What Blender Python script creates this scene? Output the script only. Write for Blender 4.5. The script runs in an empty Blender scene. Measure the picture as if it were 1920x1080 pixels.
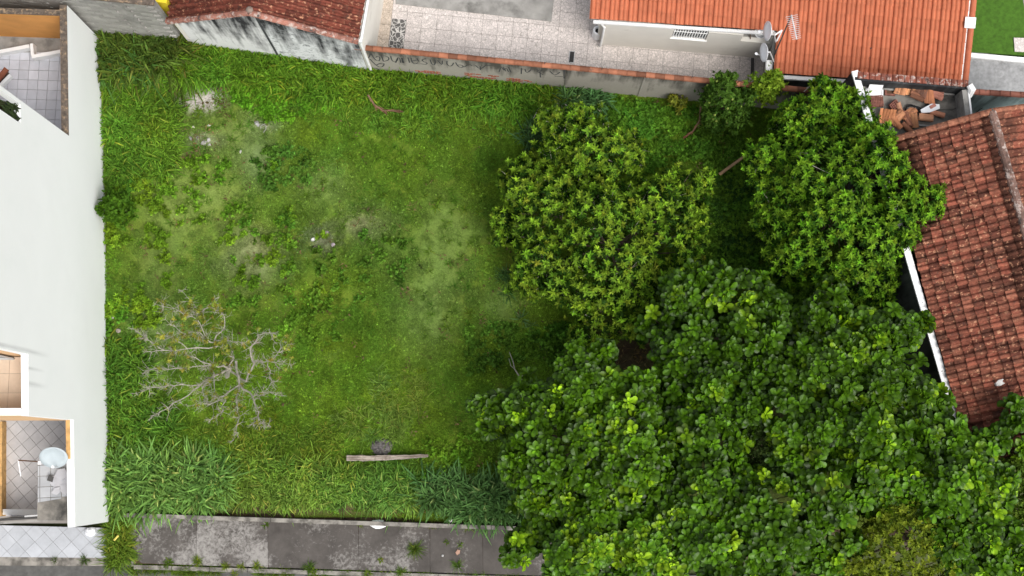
import bpy, math, random
import numpy as np
from mathutils import Matrix, Vector

# ------------------------------------------------------------------ camera, sky, sun, exposure
S = bpy.context.scene
COL = S.collection
F_PX, CAM_H = 2500.0, 44.0                     # focal length in photo pixels, flying height in metres
TH = math.atan(325 / F_PX)                     # tilt away from straight down
cam = bpy.data.objects.new('camera', bpy.data.cameras.new('camera'))
COL.objects.link(cam)
cam.location = (0, 0, CAM_H)
cam.rotation_euler = (TH, 0, 0)
cam.data.sensor_width = 36
cam.data.lens = 36 * F_PX / 1920
cam.data.clip_end = 3000
S.camera = cam

SUN_EL, SUN_AZ = math.radians(57), math.radians(138)     # azimuth clockwise from +Y (up in the picture)
w = bpy.data.worlds.new('World'); S.world = w; w.use_nodes = True
wt = w.node_tree; wt.nodes.clear()
sky = wt.nodes.new('ShaderNodeTexSky'); sky.sky_type = 'NISHITA'; sky.sun_disc = False
sky.sun_elevation = SUN_EL; sky.sun_rotation = SUN_AZ
sky.air_density = 1.0; sky.dust_density = 4.0; sky.ozone_density = 1.0
ov = wt.nodes.new('ShaderNodeHueSaturation'); ov.inputs['Saturation'].default_value = 0.30    # thin overcast: most of the blue is gone
bg = wt.nodes.new('ShaderNodeBackground'); bg.inputs[1].default_value = 0.15
wo = wt.nodes.new('ShaderNodeOutputWorld')
wt.links.new(sky.outputs[0], ov.inputs['Color']); wt.links.new(ov.outputs[0], bg.inputs[0]); wt.links.new(bg.outputs[0], wo.inputs[0])
sun = bpy.data.objects.new('sun', bpy.data.lights.new('sun', 'SUN')); COL.objects.link(sun)
sun.data.energy = 1.5; sun.data.angle = math.radians(32); sun.data.color = (1, 0.965, 0.91)
sd = Vector((math.sin(SUN_AZ) * math.cos(SUN_EL), math.cos(SUN_AZ) * math.cos(SUN_EL), math.sin(SUN_EL)))
sun.rotation_euler = sd.to_track_quat('Z', 'Y').to_euler()
sun.location = (0, 0, 60)
S.view_settings.view_transform = 'Standard'; S.view_settings.look = 'None'
S.view_settings.gamma = 1; S.view_settings.use_curve_mapping = False
S.view_settings.exposure = 0.52
S.cycles.max_bounces = 6; S.cycles.diffuse_bounces = 3; S.cycles.glossy_bounces = 2; S.cycles.transmission_bounces = 3

RNG = np.random.default_rng(7)
random.seed(7)

# ------------------------------------------------------------------ geometry helpers
CT, ST = math.cos(TH), math.sin(TH)
CAMP = np.array([0, 0, CAM_H])


def ray(px, py):
    u = (np.asarray(px, float) - 960) / F_PX; v = (540 - np.asarray(py, float)) / F_PX
    return np.stack([u, ST + v * CT, -CT + v * ST], -1)


def at(px, py, z=0.0):
    """point of the place seen at that spot of the photograph at height z"""
    d = ray(px, py)
    return CAMP + d * ((np.asarray(z, float) - CAM_H) / d[..., 2])[..., None]


def onpl(px, py, p0, n):
    d = ray(px, py)
    return CAMP + d * (np.dot(np.array(p0) - CAMP, n) / np.dot(d, n))


def proj(p):
    q = np.asarray(p, float) - CAMP
    dep = q[..., 1] * ST - q[..., 2] * CT; up = q[..., 1] * CT + q[..., 2] * ST
    return np.stack([960 + F_PX * q[..., 0] / dep, 540 - F_PX * up / dep], -1)


def mpp(z=0):
    return (CAM_H - z) / F_PX


def nrm(v):
    v = np.asarray(v, float); return v / np.maximum(np.linalg.norm(v, axis=-1, keepdims=True), 1e-9)


ORG = {}


def empty(name, loc, label=None, cat=None, group=None, kind=None):
    o = bpy.data.objects.new(name, None); COL.objects.link(o)
    o.location = [float(a) for a in loc]; o.empty_display_size = 0.2
    ORG[o.name] = np.array(loc, float)
    tag(o, label, cat, group, kind)
    return o


def tag(o, label=None, cat=None, group=None, kind=None):
    if label: o['label'] = label
    if cat: o['category'] = cat
    if group: o['group'] = group
    if kind: o['kind'] = kind
    return o


def org(parent):
    return ORG.get(parent.name, np.zeros(3)) if parent else np.zeros(3)


def mk(name, V, F, mat=None, parent=None, smooth=False, col=None, origin=None):
    """one mesh object; V in world metres. col: per-vertex colours -> attribute 'col'"""
    V = np.asarray(V, float)
    o3 = org(parent)
    shift = o3
    if parent is None:
        shift = np.array([V[:, 0].mean(), V[:, 1].mean(), V[:, 2].min()]) if origin is None else np.array(origin, float)
    me = bpy.data.meshes.new(name)
    if isinstance(F, np.ndarray):
        nf, k = F.shape
        Vf = (V - shift).astype(np.float32)
        me.vertices.add(len(Vf)); me.vertices.foreach_set('co', Vf.ravel())
        me.loops.add(nf * k); me.loops.foreach_set('vertex_index', F.astype(np.int32).ravel())
        me.polygons.add(nf); me.polygons.foreach_set('loop_start', np.arange(0, nf * k, k, dtype=np.int32))
        me.update(calc_edges=True)
    else:
        me.from_pydata([tuple(a) for a in (V - shift)], [], F); me.update()
    if col is not None:
        a = me.attributes.new('col', 'FLOAT_COLOR', 'POINT')
        c4 = np.ones((len(V), 4), np.float32); c4[:, :3] = col
        a.data.foreach_set('color', c4.ravel())
    if mat: me.materials.append(mat)
    if smooth: me.polygons.foreach_set('use_smooth', [True] * len(me.polygons))
    o = bpy.data.objects.new(name, me); COL.objects.link(o)
    if parent: o.parent = parent; ORG[o.name] = o3
    else: o.location = [float(a) for a in shift]; ORG[o.name] = shift
    return o


class MB:
    """collects simple shapes for one mesh"""
    def __init__(s): s.v = []; s.f = []
    def add(s, V, F):
        b = len(s.v); s.v += [tuple(map(float, p)) for p in V]; s.f += [tuple(b + i for i in q) for q in F]; return s
    def hexa(s, b4, t4):
        """hexahedron from bottom 4 and top 4 points (ccw seen from above)"""
        return s.add(list(b4) + list(t4), [(3, 2, 1, 0), (4, 5, 6, 7)] + [(i, (i + 1) % 4, (i + 1) % 4 + 4, i + 4) for i in range(4)])
    def box(s, c, d, rz=0.0, M=None):
        hx, hy, hz = d[0] / 2, d[1] / 2, d[2] / 2
        q = np.array([(-hx, -hy), (hx, -hy), (hx, hy), (-hx, hy)])
        ca, sa = math.cos(rz), math.sin(rz)
        if M is None:
            xy = [(c[0] + x * ca - y * sa, c[1] + x * sa + y * ca) for x, y in q]
            return s.hexa([(x, y, c[2] - hz) for x, y in xy], [(x, y, c[2] + hz) for x, y in xy])
        M = np.array(M); c = np.array(c)
        return s.hexa([c + M @ np.array([x, y, -hz]) for x, y in q], [c + M @ np.array([x, y, hz]) for x, y in q])
    def prism(s, poly, z0, z1):
        """vertical prism over a polygon of (x,y); z1 may be a list"""
        n = len(poly)
        area = sum(poly[i][0] * poly[(i + 1) % n][1] - poly[(i + 1) % n][0] * poly[i][1] for i in range(n))
        if area < 0: poly = list(poly)[::-1]; z1 = list(z1)[::-1] if hasattr(z1, '__len__') else z1
        zt = z1 if hasattr(z1, '__len__') else [z1] * n
        return s.add([(p[0], p[1], z0) for p in poly] + [(p[0], p[1], z) for p, z in zip(poly, zt)],
                     [tuple(range(n))[::-1], tuple(range(n, 2 * n))] + [(i, (i + 1) % n, (i + 1) % n + n, i + n) for i in range(n)])
    def wall(s, a, b, th, z0, z1, z2=None):
        """wall from a to b, thickness th on the left of a->b; top z1 at a, z2 at b"""
        a = np.array(a[:2], float); b = np.array(b[:2], float); d = nrm(b - a); n = np.array([-d[1], d[0]]) * th
        z2 = z1 if z2 is None else z2
        P = [a, b, b + n, a + n]; zt = [z1, z2, z2, z1]
        if th < 0: P = P[::-1]; zt = zt[::-1]
        return s.hexa([(*p, z0) for p in P], [(*p, z) for p, z in zip(P, zt)])
    def slab3(s, poly, nvec, th):
        """plate: planar 3d polygon extruded by th along nvec"""
        P = [np.array(p, float) for p in poly]; nv = np.array(nvec, float) * th; n = len(P)
        c = np.zeros(3)
        for i in range(n): c += np.cross(P[i], P[(i + 1) % n])
        if np.dot(c, nv) < 0: P = P[::-1]
        return s.add(P + [p + nv for p in P], [tuple(range(n))[::-1], tuple(range(n, 2 * n))] + [(i, (i + 1) % n, (i + 1) % n + n, i + n) for i in range(n)])
    def tube(s, pts, r, k=6, cap=True):
        V, F = tube(pts, r, k, cap); return s.add(V, F)
    def lathe(s, prof, c, k=16, M=None):
        V = []; F = []
        for (r, z) in prof:
            for i in range(k):
                a = 2 * math.pi * i / k; p = np.array([r * math.cos(a), r * math.sin(a), z])
                V.append(np.array(c) + (p if M is None else np.array(M) @ p))
        for j in range(len(prof) - 1):
            for i in range(k): F.append((j * k + i, j * k + (i + 1) % k, (j + 1) * k + (i + 1) % k, (j + 1) * k + i))
        F.append(tuple(range(k))[::-1]); F.append(tuple(range((len(prof) - 1) * k, len(prof) * k)))
        return s.add(V, F)
    def build(s, name, mat, parent=None, smooth=False): return mk(name, s.v, s.f, mat, parent, smooth)


def tube(pts, r, k=6, cap=True):
    pts = np.asarray(pts, float); n = len(pts)
    r = np.broadcast_to(np.asarray(r, float), (n,))
    T = nrm(np.gradient(pts, axis=0))
    ref = np.array([0.13, 0.2, 0.97]); V = []
    for i in range(n):
        t = T[i]; rr = ref if abs(np.dot(t, ref)) < 0.93 else np.array([1, 0.1, 0])
        x = nrm(np.cross(t, rr)); y = np.cross(t, x)
        for j in range(k):
            a = 2 * math.pi * j / k; V.append(pts[i] + r[i] * (x * math.cos(a) + y * math.sin(a)))
    F = [(i * k + j, i * k + (j + 1) % k, (i + 1) * k + (j + 1) % k, (i + 1) * k + j) for i in range(n - 1) for j in range(k)]
    if cap: F += [tuple(range(k))[::-1], tuple(range((n - 1) * k, n * k))]
    return V, F


def inst(name, me, M, parent=None, mat=None, color=None):
    """an object sharing mesh data; M = 4x4 world matrix"""
    o = bpy.data.objects.new(name, me); COL.objects.link(o)
    M = Matrix(M)
    if parent:
        o.parent = parent; o.matrix_local = Matrix.Translation(-Vector(org(parent))) @ M
        ORG[o.name] = org(parent)
    else: o.matrix_world = M
    if color is not None: o.color = (*color[:3], 1)
    return o


def mesh_only(name, V, F, mat, smooth=False, col=None):
    me = bpy.data.meshes.new(name); me.from_pydata([tuple(map(float, p)) for p in V], [], [tuple(map(int, q)) for q in F]); me.update()
    if mat: me.materials.append(mat)
    if smooth: me.polygons.foreach_set('use_smooth', [True] * len(me.polygons))
    if col is not None:
        a = me.attributes.new('col', 'FLOAT_COLOR', 'POINT'); c4 = np.ones((len(V), 4), np.float32); c4[:, :3] = col
        a.data.foreach_set('color', c4.ravel())
    return me


def frame(x, y, z, t, sc=1.0):
    M = np.eye(4); M[:3, 0] = np.array(x) * sc; M[:3, 1] = np.array(y) * sc; M[:3, 2] = np.array(z) * sc; M[:3, 3] = t
    return M


def rotz(a): return np.array([[math.cos(a), -math.sin(a), 0], [math.sin(a), math.cos(a), 0], [0, 0, 1]])
def rotx(a): return np.array([[1, 0, 0], [0, math.cos(a), -math.sin(a)], [0, math.sin(a), math.cos(a)]])
def roty(a): return np.array([[math.cos(a), 0, math.sin(a)], [0, 1, 0], [-math.sin(a), 0, math.cos(a)]])
def m4(R, t, sc=1.0): return frame(R[:, 0], R[:, 1], R[:, 2], t, sc)


# value noise on numpy arrays
_T = np.random.default_rng(3).random((256, 256))


def vnoise(x, y):
    xi = np.floor(x).astype(int); yi = np.floor(y).astype(int); fx = x - xi; fy = y - yi
    fx = fx * fx * (3 - 2 * fx); fy = fy * fy * (3 - 2 * fy)
    g = lambda i, j: _T[i & 255, j & 255]
    return (g(xi, yi) * (1 - fx) + g(xi + 1, yi) * fx) * (1 - fy) + (g(xi, yi + 1) * (1 - fx) + g(xi + 1, yi + 1) * fx) * fy


def fbm(x, y, o=4):
    s = 0; a = 0.5; t = 0
    for k in range(o):
        s = s + a * vnoise(x * 2 ** k + 17.3 * k, y * 2 ** k + 5.1 * k); t += a; a *= 0.55
    return s / t


def inpoly(x, y, poly):
    x = np.asarray(x); y = np.asarray(y); c = np.zeros(x.shape, bool); n = len(poly)
    for i in range(n):
        x1, y1 = poly[i]; x2, y2 = poly[(i + 1) % n]
        if y1 == y2: continue
        c ^= ((y1 > y) != (y2 > y)) & (x < (x2 - x1) * (y - y1) / (y2 - y1) + x1)
    return c


def rndpoly(poly, n):
    p = np.array(poly, float); lo, hi = p.min(0), p.max(0); out = np.zeros((0, 2))
    while len(out) < n:
        q = lo + RNG.random((n * 3, 2)) * (hi - lo); out = np.vstack([out, q[inpoly(q[:, 0], q[:, 1], poly)]])
    return out[:n]


# ------------------------------------------------------------------ materials
class NT:
    def __init__(s, name):
        s.m = bpy.data.materials.new(name); s.m.use_nodes = True; s.t = s.m.node_tree; s.t.nodes.clear()
        s.out = s.t.nodes.new('ShaderNodeOutputMaterial')
    def n(s, ty, **kw):
        nd = s.t.nodes.new(ty)
        for k, v in kw.items():
            if k.startswith('i_'):
                key = k[2:]; key = int(key) if key.isdigit() else key.replace('_', ' ')
                if hasattr(v, 'is_output') or isinstance(v, bpy.types.NodeSocket): s.t.links.new(v, nd.inputs[key])
                else: nd.inputs[key].default_value = v
            else: setattr(nd, k, v)
        return nd
    def pos(s): return s.n('ShaderNodeNewGeometry').outputs['Position']
    def objc(s): return s.n('ShaderNodeTexCoord').outputs['Object']
    def vmul(s, v, k): return s.n('ShaderNodeVectorMath', operation='MULTIPLY', i_0=v, i_1=k).outputs[0]
    def vadd(s, v, k): return s.n('ShaderNodeVectorMath', operation='ADD', i_0=v, i_1=k).outputs[0]
    def noise(s, v, sc, det=4, ro=0.55, dist=0.0):
        return s.n('ShaderNodeTexNoise', i_Vector=v, i_Scale=sc, i_Detail=det, i_Roughness=ro, i_Distortion=dist).outputs[0]
    def ramp(s, f, stops, interp='LINEAR'):
        r = s.n('ShaderNodeValToRGB', i_0=f); cr = r.color_ramp; cr.interpolation = interp
        while len(cr.elements) < len(stops): cr.elements.new(0.5)
        for e, (p, c) in zip(cr.elements, stops):
            e.position = p; e.color = (*c, 1) if hasattr(c, '__len__') else (c, c, c, 1)
        return r.outputs[0]
    def mix(s, f, a, b, mode='MIX'):
        nd = s.n('ShaderNodeMix', data_type='RGBA', blend_type=mode)
        for i, x in ((0, f), (6, a), (7, b)):
            if isinstance(x, bpy.types.NodeSocket): s.t.links.new(x, nd.inputs[i])
            else: nd.inputs[i].default_value = x if i == 0 else (*x, 1)
        return nd.outputs[2]
    def math(s, op, a, b=0.0, clamp=False):
        nd = s.n('ShaderNodeMath', operation=op, i_0=a, i_1=b); nd.use_clamp = clamp; return nd.outputs[0]
    def sep(s, v): return s.n('ShaderNodeSeparateXYZ', i_0=v).outputs
    def bump(s, h, st=0.3, d=0.02): return s.n('ShaderNodeBump', i_Strength=st, i_Distance=d, i_Height=h).outputs[0]
    def done(s, col, rough=0.8, nrmsock=None, spec=0.3, transl=0.0, tcol=None, metal=0.0):
        p = s.n('ShaderNodeBsdfPrincipled'); p.inputs['Specular IOR Level'].default_value = spec
        p.inputs['Metallic'].default_value = metal
        for key, x in (('Base Color', col), ('Roughness', rough)):
            if isinstance(x, bpy.types.NodeSocket): s.t.links.new(x, p.inputs[key])
            else: p.inputs[key].default_value = (*x, 1) if hasattr(x, '__len__') else x
        if nrmsock: s.t.links.new(nrmsock, p.inputs['Normal'])
        o = p.outputs[0]
        if transl > 0:
            tr = s.n('ShaderNodeBsdfTranslucent')
            s.t.links.new(tcol if tcol is not None else col, tr.inputs[0])
            mx = s.n('ShaderNodeMixShader', i_0=transl)
            s.t.links.new(o, mx.inputs[1]); s.t.links.new(tr.outputs[0], mx.inputs[2]); o = mx.outputs[0]
        s.t.links.new(o, s.out.inputs[0]); return s.m


def m_plain(name, c, rough=0.7, var=0.25, sc=3.0, spec=0.3, dirt=None, dsc=1.2, dth=(0.55, 0.7), bump=0.0, metal=0.0, drips=None):
    t = NT(name); p = t.pos()
    n1 = t.noise(p, sc, 5)
    col = t.mix(t.ramp(n1, [(0.3, 0.0), (0.7, 1.0)]), tuple(x * (1 - var) for x in c), tuple(min(1, x * (1 + var * 0.6)) for x in c))
    if dirt:
        col = t.mix(t.ramp(t.noise(p, dsc, 6, 0.65), [(dth[0], 0.0), (dth[1], 1.0)]), col, dirt)
    b = t.bump(t.noise(p, sc * 8, 4), bump, 0.01) if bump else None
    if drips:
        x, y, z = t.sep(p); m = None
        for (yy, w_, z0, z1) in drips:
            g = t.n('ShaderNodeMapRange', i_0=t.math('ABSOLUTE', t.math('SUBTRACT', y, yy)), i_1=0.0, i_2=w_, i_3=1.0, i_4=0.0).outputs[0]
            h = t.n('ShaderNodeMapRange', i_0=z, i_1=z0, i_2=z1, i_3=0.0, i_4=0.75).outputs[0]
            g = t.math('MULTIPLY', g, h); g = t.math('MULTIPLY', g, t.noise(t.vmul(p, (6, 9, 1.0)), 1.0, 4)); m = g if m is None else t.math('MAXIMUM', m, g)
        col = t.mix(m, col, (0.30, 0.31, 0.30))
    return t.done(col, rough, b, spec, metal=metal)


def m_streak(name, base, stain, amount=0.5, zlo=0.0, zhi=3.5, fleck=None, spec=0.2):
    """plaster with rain streaks running down from its top and blotchy mould"""
    t = NT(name); p = t.pos(); x, y, z = t.sep(p)
    st = t.noise(t.vmul(p, (3.2, 3.2, 0.35)), 1.0, 5, 0.6)
    bl = t.noise(p, 0.9, 6, 0.65)
    fine = t.noise(p, 14.0, 4)
    zf = t.n('ShaderNodeMapRange', i_0=z, i_1=zlo, i_2=zhi, i_3=-0.22, i_4=0.16).outputs[0]
    s1 = t.math('ADD', t.math('MULTIPLY', st, 0.75), t.math('MULTIPLY', bl, 0.35))
    s1 = t.math('ADD', s1, zf)
    f = t.ramp(s1, [(0.62 - amount * 0.16, 0.0), (0.80 - amount * 0.14, 1.0)])
    c = t.mix(t.ramp(fine, [(0.35, 0.0), (0.65, 1.0)]), tuple(a * 0.92 for a in base), base)
    c = t.mix(f, c, stain)
    if fleck:
        fl = t.noise(t.vmul(p, (5.0, 5.0, 9.0)), 1.0, 5, 0.7, 0.6)
        c = t.mix(t.ramp(fl, [(0.55, 0.0), (0.6, 1.0)]), c, fleck)
    return t.done(c, 0.85, t.bump(fine, 0.25, 0.01), spec)


def m_leaf(name, rough=0.5, spec=0.4, transl=0.25, src='col', scale=30.0):
    """leaf: colour comes with the leaf (its age), fine mottling on top"""
    t = NT(name)
    if src == 'inst':
        a = t.n('ShaderNodeAttribute', attribute_type='INSTANCER', attribute_name='icol').outputs['Color']
        b = t.n('ShaderNodeAttribute', attribute_type='GEOMETRY', attribute_name='col').outputs['Color']
        c = t.mix(1.0, a, b, 'MULTIPLY')
    elif src == 'object':
        a = t.n('ShaderNodeObjectInfo').outputs['Color']
        b = t.n('ShaderNodeAttribute', attribute_type='GEOMETRY', attribute_name='col').outputs['Color']
        c = t.mix(1.0, a, b, 'MULTIPLY')
    else:
        c = t.n('ShaderNodeAttribute', attribute_type='GEOMETRY', attribute_name='col').outputs['Color']
    n = t.noise(t.pos(), scale, 2)
    c = t.mix(1.0, c, t.ramp(n, [(0.3, 0.8), (0.7, 1.15)]), 'MULTIPLY')
    tc = t.mix(1.0, c, (1.25, 1.35, 0.55), 'MULTIPLY')
    return t.done(c, rough, None, spec, transl, tc)


def m_objcol(name, rough=0.75, patch=None, psc=6.0, pth=(0.58, 0.68), vsc=5.0, var=0.35, spec=0.25, bump=0.2, patch2=None, p2sc=2.0, p2th=(0.6, 0.7)):
    """one piece of many: own tone per piece (object colour), mottled"""
    t = NT(name); p = t.pos()
    c = t.n('ShaderNodeObjectInfo').outputs['Color']
    n1 = t.noise(p, vsc, 5, 0.6)
    c = t.mix(1.0, c, t.ramp(n1, [(0.25, 1 - var), (0.75, 1 + var * 0.5)]), 'MULTIPLY')
    if patch: c = t.mix(t.ramp(t.noise(p, psc, 5, 0.65), [(pth[0], 0.0), (pth[1], 1.0)]), c, patch)
    if patch2: c = t.mix(t.ramp(t.noise(t.vadd(p, (31, 7, 3)), p2sc, 5, 0.65), [(p2th[0], 0.0), (p2th[1], 1.0)]), c, patch2)
    return t.done(c, rough, t.bump(t.noise(p, 40, 3), bump, 0.006) if bump else None, spec)


M = {}
M['white_paint'] = m_plain('white_paint', (0.87, 0.885, 0.875), 0.8, 0.02, 1.2, dirt=(0.80, 0.825, 0.81), dsc=0.6, dth=(0.50, 0.85), drips=[(3.02, .10, 5.4, 7.0), (2.12, .10, 5.6, 7.0), (2.55, .07, 5.9, 7.0)])
M['white_trim'] = m_plain('white_trim', (0.82, 0.82, 0.81), 0.6, 0.06, 2, dirt=(0.45, 0.44, 0.42), dsc=3, dth=(0.62, 0.75))
M['white_cap'] = m_plain('white_cap', (0.8, 0.8, 0.8), 0.7, 0.1, 5, dirt=(0.16, 0.16, 0.16), dsc=5, dth=(0.6, 0.68))
M['cream'] = m_plain('cream', (0.72, 0.69, 0.63), 0.8, 0.06, 1.5, dirt=(0.5, 0.46, 0.4), dsc=0.8, dth=(0.6, 0.8))
M['orange'] = m_plain('orange', (0.66, 0.31, 0.09), 0.85, 0.12, 1.5, dirt=(0.16, 0.12, 0.09), dsc=1.3, dth=(0.64, 0.75))
M['peach'] = m_plain('peach', (0.72, 0.47, 0.26), 0.85, 0.08, 1.2)
M['mould_cap'] = m_plain('mould_cap', (0.12, 0.095, 0.075), 0.95, 0.5, 9, dirt=(0.34, 0.24, 0.15), dsc=7, dth=(0.52, 0.66), bump=0.4)
M['ochre_cap'] = m_plain('ochre_cap', (0.55, 0.33, 0.13), 0.9, 0.3, 6, dirt=(0.12, 0.09, 0.07), dsc=8, dth=(0.62, 0.7))
M['stained'] = m_streak('stained', (0.76, 0.77, 0.78), (0.03, 0.03, 0.033), 1.15, -.6, 4.6, fleck=(0.24, 0.25, 0.26))
M['stained_plain'] = m_streak('stained_plain', (0.74, 0.74, 0.74), (0.03, 0.03, 0.034), 1.1, -.6, 4.8)
M['grey_wall'] = m_streak('grey_wall', (0.37, 0.345, 0.30), (0.085, 0.08, 0.068), 0.62, 0.0, 2.4)
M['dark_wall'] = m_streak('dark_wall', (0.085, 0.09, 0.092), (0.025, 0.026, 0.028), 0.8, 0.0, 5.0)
M['blue_wall'] = m_streak('blue_wall', (0.43, 0.56, 0.57), (0.13, 0.17, 0.17), 0.35, 0.0, 4.0)
M['slab_grey'] = m_plain('slab_grey', (0.23, 0.215, 0.19), 0.92, 0.35, 1.8, dirt=(0.055, 0.054, 0.05), dsc=1.1, dth=(0.46, 0.66), bump=0.3)
M['concrete'] = m_plain('concrete', (0.30, 0.29, 0.27), 0.9, 0.25, 2.2, dirt=(0.14, 0.135, 0.125), dsc=1.6, dth=(0.5, 0.7), bump=0.3)
M['dark_metal'] = m_plain('dark_metal', (0.06, 0.058, 0.056), 0.6, 0.3, 4)
M['metal'] = m_plain('metal', (0.5, 0.5, 0.5), 0.45, 0.15, 4, spec=0.5)
M['black'] = m_plain('black', (0.012, 0.012, 0.013), 0.6, 0.3, 4)
M['paint_black'] = m_plain('paint_black', (0.06, 0.062, 0.065), 0.9, 0.4, 8)
M['glass'] = m_plain('glass', (0.03, 0.035, 0.04), 0.15, 0.2, 2, spec=0.6)
M['red_brick'] = m_objcol('red_brick', 0.9, None, vsc=8)
M['wood'] = m_plain('wood', (0.32, 0.275, 0.23), 0.85, 0.4, 6, dirt=(0.15, 0.11, 0.08), dsc=5)
M['wood_dark'] = m_plain('wood_dark', (0.10, 0.055, 0.03), 0.8, 0.4, 5)
M['bark'] = m_plain('bark', (0.14, 0.105, 0.075), 0.9, 0.4, 9, bump=0.5)
M['bark_pale'] = m_plain('bark_pale', (0.35, 0.325, 0.265), 0.85, 0.3, 9, dirt=(0.2, 0.18, 0.15), dsc=6, bump=0.4)
M['terracotta'] = m_objcol('terracotta', 0.8, (0.10, 0.06, 0.045), 5.0, (0.58, 0.72), var=0.35)
M['old_tile'] = m_objcol('old_tile', 0.85, (0.07, 0.035, 0.026), 5.0, (0.56, 0.70), vsc=9, var=0.55, patch2=(0.44, 0.22, 0.13), p2sc=8.5, p2th=(0.57, 0.65))
M['red_tile'] = m_objcol('red_tile', 0.7, (0.24, 0.075, 0.035), 3.0, (0.58, 0.85), vsc=5, var=0.14)
M['rake_tile'] = m_objcol('rake_tile', 0.85, (0.42, 0.34, 0.30), 7.0, (0.52, 0.62), vsc=8, var=0.4, patch2=(0.07, 0.055, 0.05), p2sc=5, p2th=(0.58, 0.66))
M['plastic_white'] = m_plain('plastic_white', (0.82, 0.83, 0.85), 0.45, 0.05, 6, spec=0.4)
M['dish_grey'] = m_plain('dish_grey', (.38, .43, .45), .5, .06, 5)
M['stone'] = m_objcol('stone', 0.9, None, vsc=9, var=0.4, bump=0.5)
M['soil'] = m_plain('soil', (0.085, 0.055, 0.035), 0.95, 0.5, 6, dirt=(0.16, 0.11, 0.07), dsc=3)
M['asphalt'] = m_plain('asphalt', (0.10, 0.098, 0.092), 0.95, 0.3, 5, dirt=(0.055, 0.053, 0.05), dsc=1.5)
M['kerb'] = m_plain('kerb', (0.27, 0.25, 0.22), 0.9, 0.3, 3, dirt=(0.10, 0.092, 0.08), dsc=2, dth=(0.42, 0.58))
M['leaf'] = m_leaf('leaf', 0.6, 0.08, 0.3)
M['leaf_glossy'] = m_leaf('leaf_glossy', 0.36, 0.2, 0.18, scale=9)
M['leaf_object'] = m_leaf('leaf_object', 0.36, 0.2, 0.18, 'object', scale=9)
M['blade'] = m_leaf('blade', 0.6, 0.07, 0.32, 'inst', scale=12)
M['dry'] = m_plain('dry', (0.19, 0.12, 0.07), 0.9, 0.5, 9)


def m_paving(name, tone=1.0, warm=(0.60, 0.54, 0.51), line=(0.36, 0.33, 0.30), sc=11.0, lw=0.07, obj=True):
    """printed ceramic tile: small curly crazy-paving print"""
    t = NT(name); p = t.pos()
    wv = t.n('ShaderNodeTexNoise', i_Vector=p, i_Scale=5.0, i_Detail=2).outputs[1]
    q = t.vadd(p, t.vmul(wv, (0.16, 0.16, 0.16)))
    vd = t.n('ShaderNodeTexVoronoi', feature='DISTANCE_TO_EDGE', i_Vector=q, i_Scale=sc).outputs[0]
    vc = t.n('ShaderNodeTexVoronoi', feature='F1', i_Vector=q, i_Scale=sc).outputs[1]
    c = t.mix(t.ramp(t.sep(vc)[0], [(0.0, 0.0), (1.0, 1.0)]), tuple(a * 0.86 for a in warm), tuple(min(1, a * 1.1) for a in warm))
    c = t.mix(t.ramp(vd, [(lw * 0.4, 1.0), (lw, 0.0)]), c, line)
    if obj: c = t.mix(1.0, c, t.n('ShaderNodeObjectInfo').outputs['Color'], 'MULTIPLY')
    c = t.mix(t.ramp(t.noise(p, 0.7, 6, 0.65), [(0.5, 0.0), (0.8, 0.55)]), c, tuple(a * 0.5 for a in warm))
    return t.done(c, 0.6, None, 0.3)


M['paving'] = m_paving('paving')
M['paving_dark'] = m_paving('paving_dark', warm=(0.10, 0.095, 0.09), line=(0.5, 0.48, 0.45), sc=7, lw=0.10)
M['tile_plain'] = m_objcol('tile_plain', 0.55, None, vsc=3, var=0.14, bump=0)
M['grout'] = m_plain('grout', (0.24, 0.22, 0.20), 0.95, 0.2, 3)
M['sidewalk'] = None


def m_sidewalk():
    """old pavement concrete: dark film, pale lichen where the slab has it (object colour red = how much)"""
    t = NT('sidewalk_concrete'); p = t.pos()
    oc = t.sep(t.n('ShaderNodeObjectInfo').outputs['Color'])
    base = t.mix(t.ramp(t.noise(p, 1.6, 6, 0.65), [(0.3, 0.0), (0.7, 1.0)]), (0.058, 0.052, 0.047), (0.108, 0.097, 0.088))
    big = t.noise(p, 0.75, 4, 0.5); sm = t.noise(p, 9.0, 6, 0.7, 0.5)
    m = t.math('ADD', t.math('MULTIPLY', big, 0.6), t.math('MULTIPLY', sm, 0.55))
    m = t.math('ADD', m, t.math('MULTIPLY', t.math('SUBTRACT', oc[0], 0.5), 0.34))
    c = t.mix(t.ramp(m, [(0.57, 0.0), (0.72, 0.8)]), base, (0.31, 0.295, 0.275))
    c = t.mix(t.ramp(t.noise(p, 28, 3), [(0.6, 0.0), (0.75, 0.5)]), c, (0.05, 0.045, 0.04))
    return t.done(c, 0.93, t.bump(sm, 0.3, 0.01), 0.2)


M['sidewalk'] = m_sidewalk()


def m_lawn():
    """lot floor: thin moss and creeping cover over soil; colour painted per spot"""
    t = NT('lawn_floor'); p = t.pos()
    c = t.n('ShaderNodeAttribute', attribute_type='GEOMETRY', attribute_name='col').outputs['Color']
    n = t.noise(p, 22, 6, 0.8); n2 = t.noise(p, 3.0, 5, 0.6)
    c = t.mix(1.0, c, t.ramp(n, [(0.3, 0.45), (0.7, 1.45)]), 'MULTIPLY')
    c = t.mix(1.0, c, t.ramp(n2, [(0.3, 0.8), (0.7, 1.15)]), 'MULTIPLY')
    return t.done(c, 0.95, t.bump(n, 0.5, 0.03), 0.1)


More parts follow.
